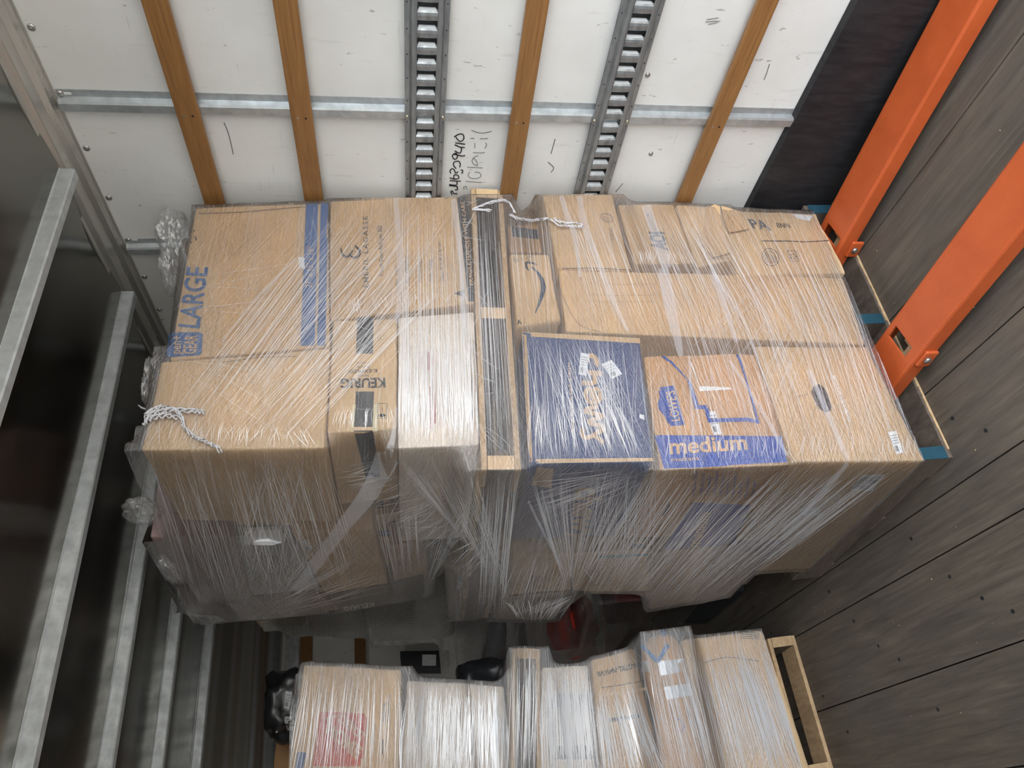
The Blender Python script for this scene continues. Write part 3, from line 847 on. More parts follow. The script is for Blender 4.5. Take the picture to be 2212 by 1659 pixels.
text_on(u4, 'Keurig.com', [(799,782.5),(770,783),(770,787),(799,786.5)], I_GREY)
line_on(u4, [(816,872),(836,872),(836,904),(815,904)], 1.2, I_BLK, closed=True)
poly_on(u4, [(817,898),(820,901),(830,901),(834,898),(829,894),(822,894)], I_BLK, 'printed_symbol'); line_on(u4, [(826,895),(826,880)], 1.2, I_BLK)
for i, (x, y0, y1) in enumerate(((925,760,800),(930,835,925),(938,850,915),(934,770,790))): line_on(u5, [(x, y0), (x+1, y1)], 5, REDP, 'faint_red_print')
for i in range(3): line_on(u5, [(1015+i*4, 730+i*2), (1018+i*4, 900)], 1, I_BRN, 'printed_line')
line_on(u5, [(1004,790),(1020,790),(1020,905),(1008,905)], 1.3, I_BLK)
# second row over the aisle, upper tier
CS2 = 1.115
s1 = side('A', 'mauve-grey carton under film, at the roof end of the second row', [(322,1160),(506,1158),(545,1300),(404,1312)], CS2, .42, KRP, amp=.004)
s2 = side('A', 'greyish printed carton with a torn white flap in the second row', [(508,1158),(628,1152),(700,1284),(547,1300)], CS2+.012, .40, GRB, amp=.004)
s3 = side('A', 'kraft carton with a dark spot, crossed by the thick film band in the second row', [(630,1150),(806,1140),(838,1262),(702,1284)], CS2, .40, KR, amp=.004)
s4 = front('A', 'small kraft parcel with a curved arrow and violet tape, under the white-glare carton', [(812,1064),(912,1056),(908,1102),(808,1114)], 2.40, .42, KR)
s4b = side('A', 'dull kraft carton under the small parcel with the curved arrow', [(842,1178),(914,1168),(926,1240),(850,1262)], CS2+.01, .35, KRD)
s5 = side('A', 'long grey-brown carton lowest at the roof end of the upper tier', [(404,1313),(700,1286),(736,1318),(440,1345)], CS2-.015, .40, KRP, amp=.004)
s6 = side('A', 'dark carton with small pale lettering and a white label on its edge', [(702,1286),(836,1264),(842,1300),(738,1318)], CS2, .40, BLK, amp=.003)
s7 = side('A', 'charcoal carton beside the open gap in the film, under the small parcel', [(840,1262),(914,1242),(916,1286),(846,1300)], CS2+.005, .34, BLK, amp=.003)
text_on(s6, 'KEURIG', [(808,1300),(742,1311),(742,1319),(808,1308)], PAPER, .02)
for q in ([(530,1166),(609,1168),(612,1140),(528,1146)],):
    f = patch(s2, q, PAPER, 'torn_paper_flap', 4, 3, .018); so = f.modifiers.new('s', 'SOLIDIFY'); so.thickness = .002
sticker(s3, [(660,1190),(676,1184),(664,1164),(652,1168)], 3, seed=3)
sticker(s5, [(412,1325),(445,1348),(487,1340),(470,1330)], 2, seed=4); sticker(s6, [(622,1344),(714,1330),(710,1321),(618,1330)], 2, seed=5)
line_on(s4, [(826,1078),(826,1094)], 2, I_BLK); poly_on(s4, [(816,1084),(828,1081),(828,1088)], I_BLK, 'printed_arrow'); poly_on(s4, [(816,1096),(828,1092),(828,1099)], I_BLK, 'printed_arrow')
line_on(s4, [(838,1075),(878,1073),(878,1094),(838,1097)], 1.4, I_BLK, closed=True)
for i in range(9): line_on(s4, [(843+i*4, 1076), (843+i*4, 1094)], 1.2+(i % 3)*.5, I_BLK, 'bar_code')
line_on(s4, [(868,1128),(850,1126),(841,1131),(845,1138),(862,1137)], 2.6, I_BLK, 'curved_arrow', sm=True); line_on(s4, [(846,1136),(868,1150)], 3, I_BLK, 'curved_arrow')
patch(s4, [(818,1160),(905,1154),(905,1140),(815,1146)], I_VIO, 'violet_tape')
sticker(s4, [(850,1164),(866,1162),(855,1147),(837,1149)], 3, seed=8)

# ================================================================== middle pallet
PA, PB = hf((1126,1014), C1-.01), hf((1085,404), C1-.01)
PC = hf((1040,1014), C1-.01)
e1 = PB-PA; hgt = (PC-PA).length
ez = Vector((0,0,1)); ez = (ez - e1.normalized()*e1.normalized().dot(ez)).normalized()
mp = pallet('wooden pallet carrying the upper tier of the front load, wrapped in film', PA, e1, DEEP, ez, min(e1.length, 1.10), 1.18, hgt, PALW, KRL, 'M')
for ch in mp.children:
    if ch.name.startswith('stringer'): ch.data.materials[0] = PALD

# ================================================================== front load, lower tier
l1 = front('B', 'big kraft carton with a dark hand hole and small white lettering, by the floor pallet', [(1630,747),(1872,748),(1998,994),(1711,996)], C1, .84, KR, amp=.001, bulge=.003)
l2 = front('B', 'long plain kraft carton standing on end through the middle of the lower tier', [(1208,583),(1822,600),(1868,744),(1222,716)], C1-.004, .5, KR, amp=.003)
l3 = front('B', 'dented kraft carton printed PA BNN, nearest the pallet jack', [(1548,452),(1763,460),(1828,590),(1592,597)], C1+.003, .45, KRL, amp=.006, bulge=.006)
l4 = front('B', 'kraft carton with heavy dark capital letters, beside the carton printed 15X10X10', [(1335,441),(1455,441),(1500,570),(1372,571)], C1+.01, .4, KR)
l5 = front('B', 'kraft carton printed 15X10X10 with a round stamp, leaning at the wall', [(1172,423),(1323,419),(1364,583),(1205,579)], C1-.012, .32, KR, amp=.001)
l6 = front('B', 'crumpled kraft carton with an open flap beside the box printed PA BNN', [(1460,441),(1556,447),(1588,560),(1506,580)], C1+.012, .35, KRL, amp=.010, r=.012)
l7 = front('B', 'carton with a curved arrow logo and 6-15 written on it, beside the middle pallet', [(1100,545),(1187,547),(1213,692),(1116,706)], C1+.002, .4, KR, r=.014)
l8 = front('B', 'recessed kraft carton by the wall with a dark band, behind clear film', [(1092,430),(1180,430),(1192,545),(1100,545)], C1+.14, .2, KRO)
l9 = front('B', 'navy blue carton with fat rounded kraft-coloured letters', [(1128,716),(1382,730),(1412,996),(1142,1000)], C1, .50, NAV, amp=.0015, bulge=.003)
l10 = front('B', 'sagging kraft moving carton printed medium with a blue store house logo', [(1390,768),(1630,766),(1704,1002),(1427,1014)], C1+.002, .46, KRO, amp=.005, r=.010, bulge=.012)
# 1
text_on(l1, 'FROMOURPLACE.COM', [(1840,909),(1804,812),(1797,812),(1832,909)], I_WHT, .015)
sticker(l1, [(1936,982),(1951,978),(1935,931),(1917,934)], 4, seed=11)
poly_on(l1, [(1752,846),(1758,834),(1768,830),(1778,836),(1788,852),(1796,876),(1794,888),(1783,891),(1770,884),(1760,868)], HOLE, 'hand_hole', sub=1)
sticker(l1, [(1836,1059),(1884,1060),(1910,1024),(1862,1026)], 7, seed=12)
patch(l1, [(1740,1115),(1782,1112),(1764,1094),(1720,1100)], PAPER, 'torn_label', 3, 3, .002)
line_on(l1, [(1720,858),(1745,852)], 1.2, I_BRN, 'fold_crease')
# 2
line_on(l2, [(1205,600),(1216,640),(1250,700),(1300,718)], 1.2, I_BRN, 'fold_crease', sm=True)
for yy in (612, 636, 650): line_on(l2, [(1270,yy),(1330,yy+3),(1420,yy+2)], 1.1, TAPE, 'fold_crease')
# 3
text_on(l3, 'PA', [(1626,493),(1667,498),(1653,477),(1614,474)], I_GREY, .02); text_on(l3, 'BNN', [(1679,492),(1708,493),(1703,483),(1676,482)], I_BLK, .01)
line_on(l3, [(1645,521),(1700,521),(1740,523),(1790,520)], 2., I_BLK, 'flap_seam')
poly_on(l3, [(1710,463),(1757,466),(1748,478),(1722,472)], PAPER, 'torn_label')
line_on(l3, circ(1664,556,20,17,24,.8), 1.6, I_GREY, 'round_stamp', closed=True); line_on(l3, circ(1664,556,14,11,20,.8), 1.1, I_GREY, 'round_stamp', closed=True)
for i in range(5): line_on(l3, [(1652+i*5,545+i*2),(1660+i*5,566+i)], 1.3, I_GREY, 'round_stamp')
line_on(l3, [(1700,542),(1718,542),(1726,565),(1709,565)], 1.5, I_GREY, 'recycling_stamp', closed=True)
for a in range(5): poly_on(l3, circ(1713+6*math.cos(a*1.257), 554+5*math.sin(a*1.257), 2, 1.8, 6), I_GREY, 'recycling_stamp')
# 4
text_on(l4, 'AOI', [(1443,542),(1432,502),(1403,502),(1410,538)], I_BLK, .05)
line_on(l4, [(1398,501.5),(1431,501.5)], 1, I_BLK)
text_on(l4, 'QUANTUM', [(1412.5,498),(1401,462),(1395,462),(1406,498)], I_GREY, .005); text_on(l4, 'BANDWIDTH', [(1420,498),(1408,460),(1404,460),(1414.5,498)], I_GREY)
# 5
text_on(l5, '15X10X10', [(1315,493),(1319,520),(1327,520),(1321.5,493)], I_BRN, .01)
line_on(l5, circ(1311,471,15,9,24,.35), 1.2, I_BRN, 'round_stamp', closed=True); line_on(l5, circ(1311,471,12,7,20,.35), 1, I_BRN, 'round_stamp', closed=True)
for i in range(4): line_on(l5, [(1303+i*4,466+i),(1306+i*4,475+i)], 1, I_BRN, 'round_stamp')
line_on(l5, [(1215,580),(1280,579),(1320,581),(1362,583)], 1.3, I_BLK, 'flap_seam')
# 6
line_on(l6, [(1528,465),(1538,463),(1533,468),(1538,471)], 1.3, I_BLK, 'handwriting', sm=True); line_on(l6, [(1527,477),(1534,474),(1530,480)], 1.2, I_BLK, 'handwriting')
for i in range(5): line_on(l6, [(1505+i*3,505+i*14),(1560+i*4,506+i*13)], .8, I_BRN, 'board_ridge')
def flap(parent, pts3, m, name='flap'):
    g = G(); n_ = (pts3[1]-pts3[0]).cross(pts3[2]-pts3[0]).normalized()*.0035
    k = len(pts3); g.v = list(pts3)+[p+n_ for p in pts3]
    g.f = [tuple(range(k)), tuple(range(2*k-1, k-1, -1))]+[(i, (i+1) % k, k+(i+1) % k, k+i) for i in range(k)]
    return g.out(name, m, parent)
flap(l6, [hf(p, c) for p, c in (((1524,452),C1+.006),((1543,441),C1-.004),((1556,446),C1-.007),((1556,470),C1-.006),((1562,500),C1-.004),((1580,545),C1-.003),((1540,556),C1+.002),((1510,520),C1+.006),((1522,485),C1+.004))], KR)
flap(l3, [hf(p, c) for p, c in (((1558,444),C1-.006),((1600,457),C1-.007),((1618,494),C1-.008),((1576,502),C1-.007),((1562,470),C1-.004))], KR)
# 7
line_on(l7, [(1156,677),(1163,660),(1170,640),(1173.5,622),(1170,604),(1160,588),(1147,576)], [1.5,5,9,11,9,5,2.5], I_SLATE, 'curved_arrow', sm=True)
line_on(l7, [(1159,572),(1148,568),(1136,567)], [3,4,5], I_SLATE, 'curved_arrow'); line_on(l7, [(1136,567),(1137,577),(1142,585)], [5,5,2.5], I_SLATE, 'curved_arrow')
line_on(l7, [(1112,556),(1110,563),(1116,566),(1119,562),(1113,560)], 1., I_BLK, 'handwriting', sm=True); line_on(l7, [(1126,557),(1128,564)], 1., I_BLK, 'handwriting')
line_on(l7, [(1149,555),(1138,556),(1137,560),(1143,561),(1141,566),(1134,566)], 1., I_BLK, 'handwriting')
text_on(l7, 'A', [(1118,701),(1127,699),(1125,690),(1116,692)], I_BLK, .03)
patch(l8, [(1096,510),(1190,520),(1188,500),(1094,488)], BLK, 'printed_band')
# 9
CH = dict(c=[(1276,769),(1288,771),(1292,784),(1284,791)])
def ch(p): return (1190+p[0]*.14467, 740+p[1]*.14467)
def chs(path, wd=10.5): line_on(l9, [ch(p) for p in path], wd, I_KR, 'printed_letter', sm=True)
chs([(548,300),(540,240),(565,200),(630,205),(675,270),(680,330),(668,352)])
chs([(560,450),(640,455),(765,470)]); chs([(640,460),(655,520),(655,590),(600,610),(520,605),(465,597)])
chs([(640,860),(600,760),(590,700),(560,690),(520,740),(530,830),(580,890),(660,895),(730,850),(735,760),(690,700),(650,700),(640,770),(690,850)], 9.)
chs([(700,950),(640,970),(530,1000),(540,1040),(640,1060),(750,1085),(740,1120),(640,1150),(570,1180),(600,1210),(700,1235),(785,1265),(770,1310),(700,1350)], 9.5)
chs([(640,1400),(700,1330),(780,1290)], 9.); chs([(490,1290),(462,1330),(480,1400),(540,1420),(640,1390)], 9.5); chs([(640,1390),(720,1440),(780,1500)], 8.5)
text_on(l9, 'where pet lovers shop', [(1226,782),(1236,938),(1243,936),(1233,782)], I_KR, .012)
sticker(l9, [(1249,809),(1267,813),(1272,766),(1255,762)], 4, seed=21); sticker(l9, [(1322,819),(1344,808),(1321,778),(1299,787)], 3, seed=22)
patch(l9, [(1381,903),(1392,908),(1391,897),(1381,895)], PAPER, 'paper_label', 2, 2, .0016)
patch(l9, [(1128,726),(1383,742),(1382,731),(1129,717)], KR, 'bare_edge', 12, 2); patch(l9, [(1143,1001),(1412,996),(1411,989),(1143,992)], KR, 'bare_edge', 12, 2)
patch(l9, [(1142,1000),(1150,996),(1137,724),(1128,722)], KR, 'bare_edge', 2, 12)
patch(l9, [(1148,1048),(1190,1054),(1196,1012),(1160,1008)], KRD, 'bare_square', 4, 4)
text_on(l9, 'chewy', [(1246,1052),(1235,1170),(1280,1170),(1303,1052)], KRD, .04, name='side_letters')
# 10
def lo(x, y): return (1380+x*.16275, 780+y*.16275)
poly_on(l10, [lo(*p) for p in ((275,350),(465,325),(612,848),(420,865),(405,825),(385,825),(350,745),(262,640),(250,570),(280,470),(262,400),(285,390))], I_BLUE and I_LBLUE, 'house_logo', sub=1)
text_on(l10, "LOWE'S", [lo(545,795),lo(470,400),lo(355,410),lo(430,805)], I_KR, .015, off=.0032)
for a, b, c_, d in (((385,0),(430,0),(690,290),(640,250)), ((640,250),(695,290),(790,590),(740,640)), ((740,640),(775,590),(905,585),(895,640)), ((865,640),(925,620),(950,820),(915,820)),
                    ((915,822),(1060,815),(1060,765),(925,770)), ((1060,815),(1450,805),(1440,752),(1060,762)), ((1440,805),(1600,835),(1560,785),(1440,750)), ((1325,0),(1360,0),(1470,380),(1425,300)), ((1425,300),(1475,380),(1600,830),(1560,790))):
    patch(l10, [lo(*a), lo(*b), lo(*c_), lo(*d)], I_LBLUE, 'blue_roof_line', 3, 3, .0022)
patch(l10, [(1427,770),(1436,770),(1449,781),(1441,781)], I_LBLUE, 'blue_roof_line', 2, 2, .0022); patch(l10, [(1589,766),(1594,766),(1602,781),(1596,781)], I_LBLUE, 'blue_roof_line', 2, 2, .0022)
patch(l10, [lo(800,405), lo(1228,380), lo(1210,355), lo(790,335)], PAPER, 'white_wedge', 4, 2, .0024); patch(l10, [lo(795,345), lo(808,345), lo(700,30), lo(670,0)], PAPER, 'white_wedge', 2, 6, .0024)
patch(l10, [lo(330,1435), lo(1960,1345), lo(1890,1000), lo(215,985)], I_LBLUE, 'blue_band', 22, 8, .0024)
text_on(l10, 'medium', [lo(405,1240),lo(1440,1175),lo(1405,985),lo(390,1040)], I_KR, .025, cuts=14, off=.0042)
text_on(l10, 'mediana', [lo(425,1340),lo(800,1318),lo(790,1265),lo(420,1285)], I_KR, .01, off=.0042)
sticker(l10, [lo(990,985),lo(1095,975),lo(1010,668),lo(898,675)], 4, seed=31)
sd = [(1498,1062),(1514,1061),(1528,1061),(1542,1062),(1556,1063),(1568,1064),(1582,1066),(1596,1068),(1610,1070),(1624,1071)]
for (x, y), s in zip(sd, ('Home Office','Bedroom','Family','Dining Room','Kitchen','Bath','Basement','Attic','Laundry','Garage')):
    ln = min(46, 5.6*len(s)); text_on(l10, s, [(x+4,y),(x+4+ln*.13,y-ln),(x-4+ln*.13,y-ln),(x-4,y)], I_LBLUE, .004, name='side_list', off=.0024)
    line_on(l10, circ(x, y+5, 2.4, 2.6, 9), .9, I_LBLUE, 'tick_circle', closed=True, off=.0024)
patch(l10, [(1430,1190),(1580,1185),(1622,1090),(1496,1084)], I_LBLUE, 'blue_side_print', 6, 5, .0022)
text_on(l10, 'medium', [(1508,1180),(1535,1106),(1510,1104),(1484,1180)], I_KR, .03, name='side_letters', off=.0034)
poly_on(l10, [(1430,1112),(1440,1092),(1446,1082),(1448,1092),(1441,1106),(1434,1118)], HOLE, 'hand_hole')
flap(l10, [hf(p, c) for p, c in (((1428,1015),C1-.002),((1706,1004),C1-.002),((1700,1016),C1+.035),((1560,1014),C1+.04),((1432,1028),C1+.035))], KR)
# lower tier, second row over the aisle
CL2 = 1.005
m1 = side('B', 'kraft carton low behind the navy carton, its corner wrapped tight in film', [(1108,1200),(1236,1196),(1234,1276),(1100,1286)], CL2+.0, .42, KR, amp=.003)
m2 = side('B', 'kraft carton with teal tape, deeper in the aisle side of the lower tier', [(1240,1195),(1404,1186),(1402,1278),(1238,1276)], CL2, .42, KRL, amp=.003)
m3 = side('B', 'dull kraft carton beyond the printed moving carton, low in the aisle side', [(1408,1196),(1560,1180),(1500,1300),(1402,1318)], CL2-.02, .42, KRD, amp=.004)
m4 = side('B', 'dark maroon-grey carton next to the floor pallet at the far end of the lower tier', [(1562,1180),(1700,1172),(1566,1288),(1502,1300)], CL2-.03, .42, KRP, amp=.004)
patch(m2, [(1370,1192),(1400,1190),(1400,1174),(1368,1176)], I_TEAL, 'teal_tape', 3, 2); patch(m2, [(1290,1206),(1402,1200),(1402,1195),(1290,1200)], I_TEAL, 'teal_tape', 4, 1)
m5 = side('B', 'carton with a shiny film-wrapped end, lowest corner behind the middle pallet', [(1100,1288),(1232,1278),(1200,1340),(1068,1338)], CL2+.03, .35, KRD, amp=.004)

# floor pallet of the front load
fp = hit((2050,965), (K,1,0), C1+.02); dz = Vector((0,0,1))
P = hz((2060,988), .0); P2 = hz((1852,548), .0)
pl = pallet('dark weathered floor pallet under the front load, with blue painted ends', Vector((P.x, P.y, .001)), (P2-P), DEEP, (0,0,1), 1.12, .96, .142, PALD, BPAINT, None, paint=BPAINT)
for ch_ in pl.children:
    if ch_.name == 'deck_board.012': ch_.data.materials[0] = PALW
g = G(); 
b0 = Vector((P.x, P.y, .0195)); dd = (P2-P).normalized()
for i in range(26):
    a = b0+dd*(.03+i*.04)
    g.obox(a+Vector((0,-.003,-.017)), dd*.041, Vector((0,.004+.003*random.random(),0)), Vector((0,0,.006+.006*random.random())))
g.out('splintered_edge', PALW, pl)

# ================================================================== dark load farther along the wall
def lump(name, c, rad, m, label, cat, parent=None, seed=0, amp=.22, sq=.75, load='C'):
    bm = bmesh.new(); bmesh.ops.create_icosphere(bm, subdivisions=4, radius=1.)
    V = []
    for v in bm.verts:
        p = v.co; q = Vector((abs(p.x)**sq*(1 if p.x > 0 else -1), abs(p.y)**sq*(1 if p.y > 0 else -1), abs(p.z)**sq*(1 if p.z > 0 else -1)))
        k = 1+amp*noise.noise(p*1.6+Vector((seed*5,0,0)))+amp*.35*noise.noise(p*5+Vector((seed,0,3)))+amp*.12*noise.noise(p*14)
        V.append(Vector(c)+Vector((q.x*rad[0], q.y*rad[1], q.z*rad[2]))*k)
    bm.verts.index_update(); F = [tuple(v.index for v in f.verts) for f in bm.faces]; bm.free()
    o = mk(name, V, F, m, parent, smooth=True, base=True)
    if label: tag(o, label, cat)
    if load:
        x, y, z = c; a, b, d = (r*.93 for r in rad)
        HULL.setdefault(load, []).append([Vector((x-a,y-b,z+d)),Vector((x-a,y-b,z-d)),Vector((x+a,y-b,z-d)),Vector((x+a,y-b,z+d)),Vector((x-a,y+b,z+d)),Vector((x-a,y+b,z-d)),Vector((x+a,y+b,z-d)),Vector((x+a,y+b,z+d))])
    return o
def at(px, c=1.30): return hs(px, c)
def far(label, quad, c, depth, m, **kw): return side('C', label, quad, c, depth, m, **kw)
d1 = far('dull carton at the roof end of the dark load behind the front load', [(520,1290),(640,1280),(662,1352),(560,1362)], 1.33, .5, KRD, amp=.01, r=.03)
d2 = far('crushed dark carton in the load behind, over the far end wall slats', [(645,1280),(770,1265),(800,1372),(668,1368)], 1.31, .5, KRP, amp=.012, r=.03)
d3 = far('large black carton of the load behind, seen between film edges', [(778,1262),(960,1245),(985,1378),(805,1392)], 1.30, .6, BLK, amp=.008, r=.03)
d4 = far('brown carton end seen through the open gap in the film', [(962,1222),(1022,1220),(1022,1252),(962,1254)], 1.22, .3, KR)
lump('plastic_bag', at((1040,1368), 1.42), (.22,.26,.16), GREYBAG, 'grey plastic sack bulging under film beside the middle pallets', 'bag', seed=2)
lump('plastic_bag', at((1235,1352), 1.36), (.17,.22,.13), REDBAG, 'red plastic sack bulging below the shiny corner carton', 'bag', seed=3)
d5 = far('dark red carton low in the load behind, nearest the aisle floor', [(1330,1300),(1470,1290),(1400,1345),(1310,1350)], 1.22, .5, REDB, amp=.01, r=.02)
d6 = far('black carton at the floor end of the load behind', [(1475,1288),(1620,1275),(1525,1350),(1404,1348)], 1.20, .5, BLK, amp=.01, r=.02)
P = hz((1560,1318), .001)
pallet('dark pallet under the load behind, its board ends poking into the aisle', Vector((P.x+.14, 3.32, .001)), (1,0,0), (0,1,0), (0,0,1), 1.05, 1.2, .14, PALD, PALW)

# ================================================================== second load, left side of the truck
C2 = 3.205; OV = Vector((-KS*.6, 1, 0)).normalized()
def f2(label, quad, dc, m, **kw): return front('S', label, quad, C2+dc, .85, m, deep=OV, **kw)
h1 = f2('kraft carton with an orange-red store logo, top of the lower-left load in the photo', [(656,1434),(868,1445),(858,1800),(602,1800)], 0, KRL, amp=.004, r=.012)
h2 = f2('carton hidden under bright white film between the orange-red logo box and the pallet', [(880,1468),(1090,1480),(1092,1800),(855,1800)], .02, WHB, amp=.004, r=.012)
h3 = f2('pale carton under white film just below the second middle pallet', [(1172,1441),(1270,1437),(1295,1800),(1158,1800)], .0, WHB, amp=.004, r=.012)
h4 = f2('kraft carton with a line of black code letters near its top, in the second load', [(1277,1424),(1370,1400),(1460,1800),(1315,1800)], .0, KR, amp=.006, r=.012)
h6 = f2('large kraft carton under white film next to the floor pallet of the second load', [(1472,1380),(1648,1360),(1800,1800),(1560,1800)], -.01, KRL, amp=.005, r=.02)
# rounded paper bundle with blue and silver tape
a0, a1 = hf((1422,1372), C2-.02), hf((1505,1800), C2-.02)
g = G(); cc = [a0.lerp(a1, t) for t in (0,.01,.03,.07,.12,.2,.3,.45,.6,.8,1)]
hw = .095
rad = [.02,.045,.07,.088,.095,.096,.095,.094,.096,.095,.09]
V = []; F = []; nn = 26
up = Vector((0,0,1))
for i, (c_, r_) in enumerate(zip(cc, rad)):
    for j in range(nn):
        t = 2*math.pi*j/nn; k = 1+.05*noise.noise(Vector((math.cos(t)*2, math.sin(t)*2, i*.7)))
        V.append(c_+Vector((0,1,0))*math.sin(t)*r_*k*.8+up*math.cos(t)*r_*k)
    if i:
        for j in range(nn): F.append(((i-1)*nn+j, (i-1)*nn+(j+1)%nn, i*nn+(j+1)%nn, i*nn+j))
F.append(tuple(range(nn))[::-1]); F.append(tuple((len(cc)-1)*nn+j for j in range(nn)))
h5 = mk('paper_bundle', V, F, KRO, smooth=True, base=True); tag(h5, 'brown paper bundle with a V of blue tape and silver tape strips', 'bundle')
bm = bmesh.new(); bm.from_mesh(h5.data); bmesh.ops.recalc_face_normals(bm, faces=bm.faces); bm.to_mesh(h5.data); bm.free()
v0, v1 = a0, a1
HULL['S'].append([v0+Vector((0,-.08,.09)), v0+Vector((0,-.08,-.09)), v1+Vector((0,-.08,-.09)), v1+Vector((0,-.08,.09))]+[v0+Vector((0,.08,.09)), v0+Vector((0,.08,-.09)), v1+Vector((0,.08,-.09)), v1+Vector((0,.08,.09))])
# prints of the second load
patch(h1, [(675,1655),(783,1655),(793,1542),(692,1537)], I_RED, 'orange_square', 8, 8)
for s, q in (('THE', [(705,1560),(738,1545),(732,1541),(700,1553)]), ('HOME', [(702,1580),(772,1640),(784,1618),(712,1556)]), ('DEPOT', [(728,1556),(786,1604),(790,1588),(742,1544)])):
    text_on(h1, s, q, I_KR, .05, off=.0024)
patch(h1, [(638,1659),(655,1659),(661,1626),(643,1624)], I_BLUE, 'blue_print', 2, 2)
line_on(h1, [(806,1610),(808,1560)], 3, I_GREY, 'printed_line'); line_on(h1, [(826,1630),(830,1520)], 2.5, I_GREY, 'printed_line'); line_on(h1, [(838,1560),(842,1500)], 2, I_GREY, 'printed_line')
text_on(h4, 'EM-GTKL-N4V-VR', [(1385,1428),(1288,1452),(1290,1462),(1386,1440)], I_BLK, .03)
line_on(h4, [(1298,1486),(1340,1480),(1395,1470)], 1.6, I_BLK, 'flap_seam')
patch(h4, [(1302,1506),(1400,1490),(1398,1484),(1302,1498)], KRL, 'tape', 4, 2); patch(h4, [(1316,1560),(1402,1548),(1400,1540),(1316,1552)], I_BLK, 'printed_band', 4, 1)
patch(h3, [(1180,1530),(1278,1532),(1278,1500),(1180,1498)], I_TEAL and GREYBAG, 'pale_blue_print', 4, 2)
patch(h3, [(1200,1640),(1280,1640),(1280,1610),(1205,1612)], I_GREY, 'faint_print', 4, 2)
for q in ([(1416,1432),(1425,1426),(1390,1392),(1381,1394)], [(1416,1432),(1424,1432),(1447,1396),(1438,1389)], [(1375,1380),(1388,1378),(1384,1372),(1372,1376)], [(1424,1370),(1434,1377),(1442,1370),(1434,1365)]):
    patch(h5, q, I_BTAPE, 'blue_tape', 2, 4, .002)
for q in ([(1427,1460),(1480,1450),(1476,1423),(1420,1428)], [(1440,1512),(1493,1502),(1490,1476),(1434,1484)], [(1386,1450),(1405,1452),(1400,1428),(1384,1428)]):
    patch(h5, q, STAPE, 'silver_tape', 4, 3, .002)
line_on(h5, [(1462,1552),(1472,1556),(1478,1572),(1470,1582)], 2.5, I_LBLUE, 'printed_logo'); text_on(h5, 'cinpe', [(1482,1530),(1490,1565),(1496,1563),(1488,1528)], I_LBLUE, .01)
for s in range(4): line_on(h6, [(1600,1366+s*4),(1640,1368+s*4)], 1.4, I_GREY, 'printed_line')
line_on(h6, [(1520,1432),(1570,1420),(1640,1428)], 1.6, I_GREY, 'printed_line', sm=True)
# pallets of the second load
PA, PB = hf((1168,1640), C2-.01), hf((1166,1402), C2-.01); PC = hf((1105,1402), C2-.01); PD = hf((1094,1640), C2-.01)
e1 = (PA-PB).normalized(); hgt = (PC-PB).length
ez = (Vector((0,0,1))-e1*e1.z).normalized()
pallet('pale wooden pallet between the tiers of the second load, seen end on', PB, e1, OV, ez, 1.08, 1.1, hgt*.97, PALW, PALW, 'S')
P, P2 = hz((1716,1372), .0), hz((1797,1645), .0)
pp = pallet('pale floor pallet under the second load', Vector((P.x, P.y, .001)), (P2-P), OV, (0,0,1), 1.1, 1.15, .14, PALW, PALW)
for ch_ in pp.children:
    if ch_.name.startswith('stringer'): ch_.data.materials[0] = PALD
# black bag and carton corner beside the logo box
bagc = hit((634,1522), (0,1,0), 3.75)
bag = lump('plastic_bag', bagc, (.16,.20,.13), BAGM, 'black plastic sack with white labels beside the orange-red logo box', 'bag', seed=9, load=None, amp=.34)
sticker(bag, [(614,1529),(625,1533),(632,1495),(617,1492)], 3, seed=41); sticker(bag, [(621,1578),(640,1575),(632,1548),(611,1548)], 3, seed=42)
lump('plastic_bag', hit((1046,1478), (0,1,0), 3.62), (.11,.16,.16), BAGM, 'black plastic bunched behind the white-wrapped carton, beside the second middle pallet', 'bag', seed=14, load=None, amp=.3)
far_c = front(None, 'black box with a white label fixed high on the far end wall', [(864,1406),(970,1404),(972,1440),(868,1440)], 5.92, .19, BLK)
patch(far_c, [(912,1438),(942,1438),(942,1414),(912,1414)], PAPER, 'paper_label', 2, 2)
sup = front(None, 'brown carton under the black plastic sack', [(600,1556),(640,1556),(640,2000),(560,2000)], 4.0, .3, KRO)

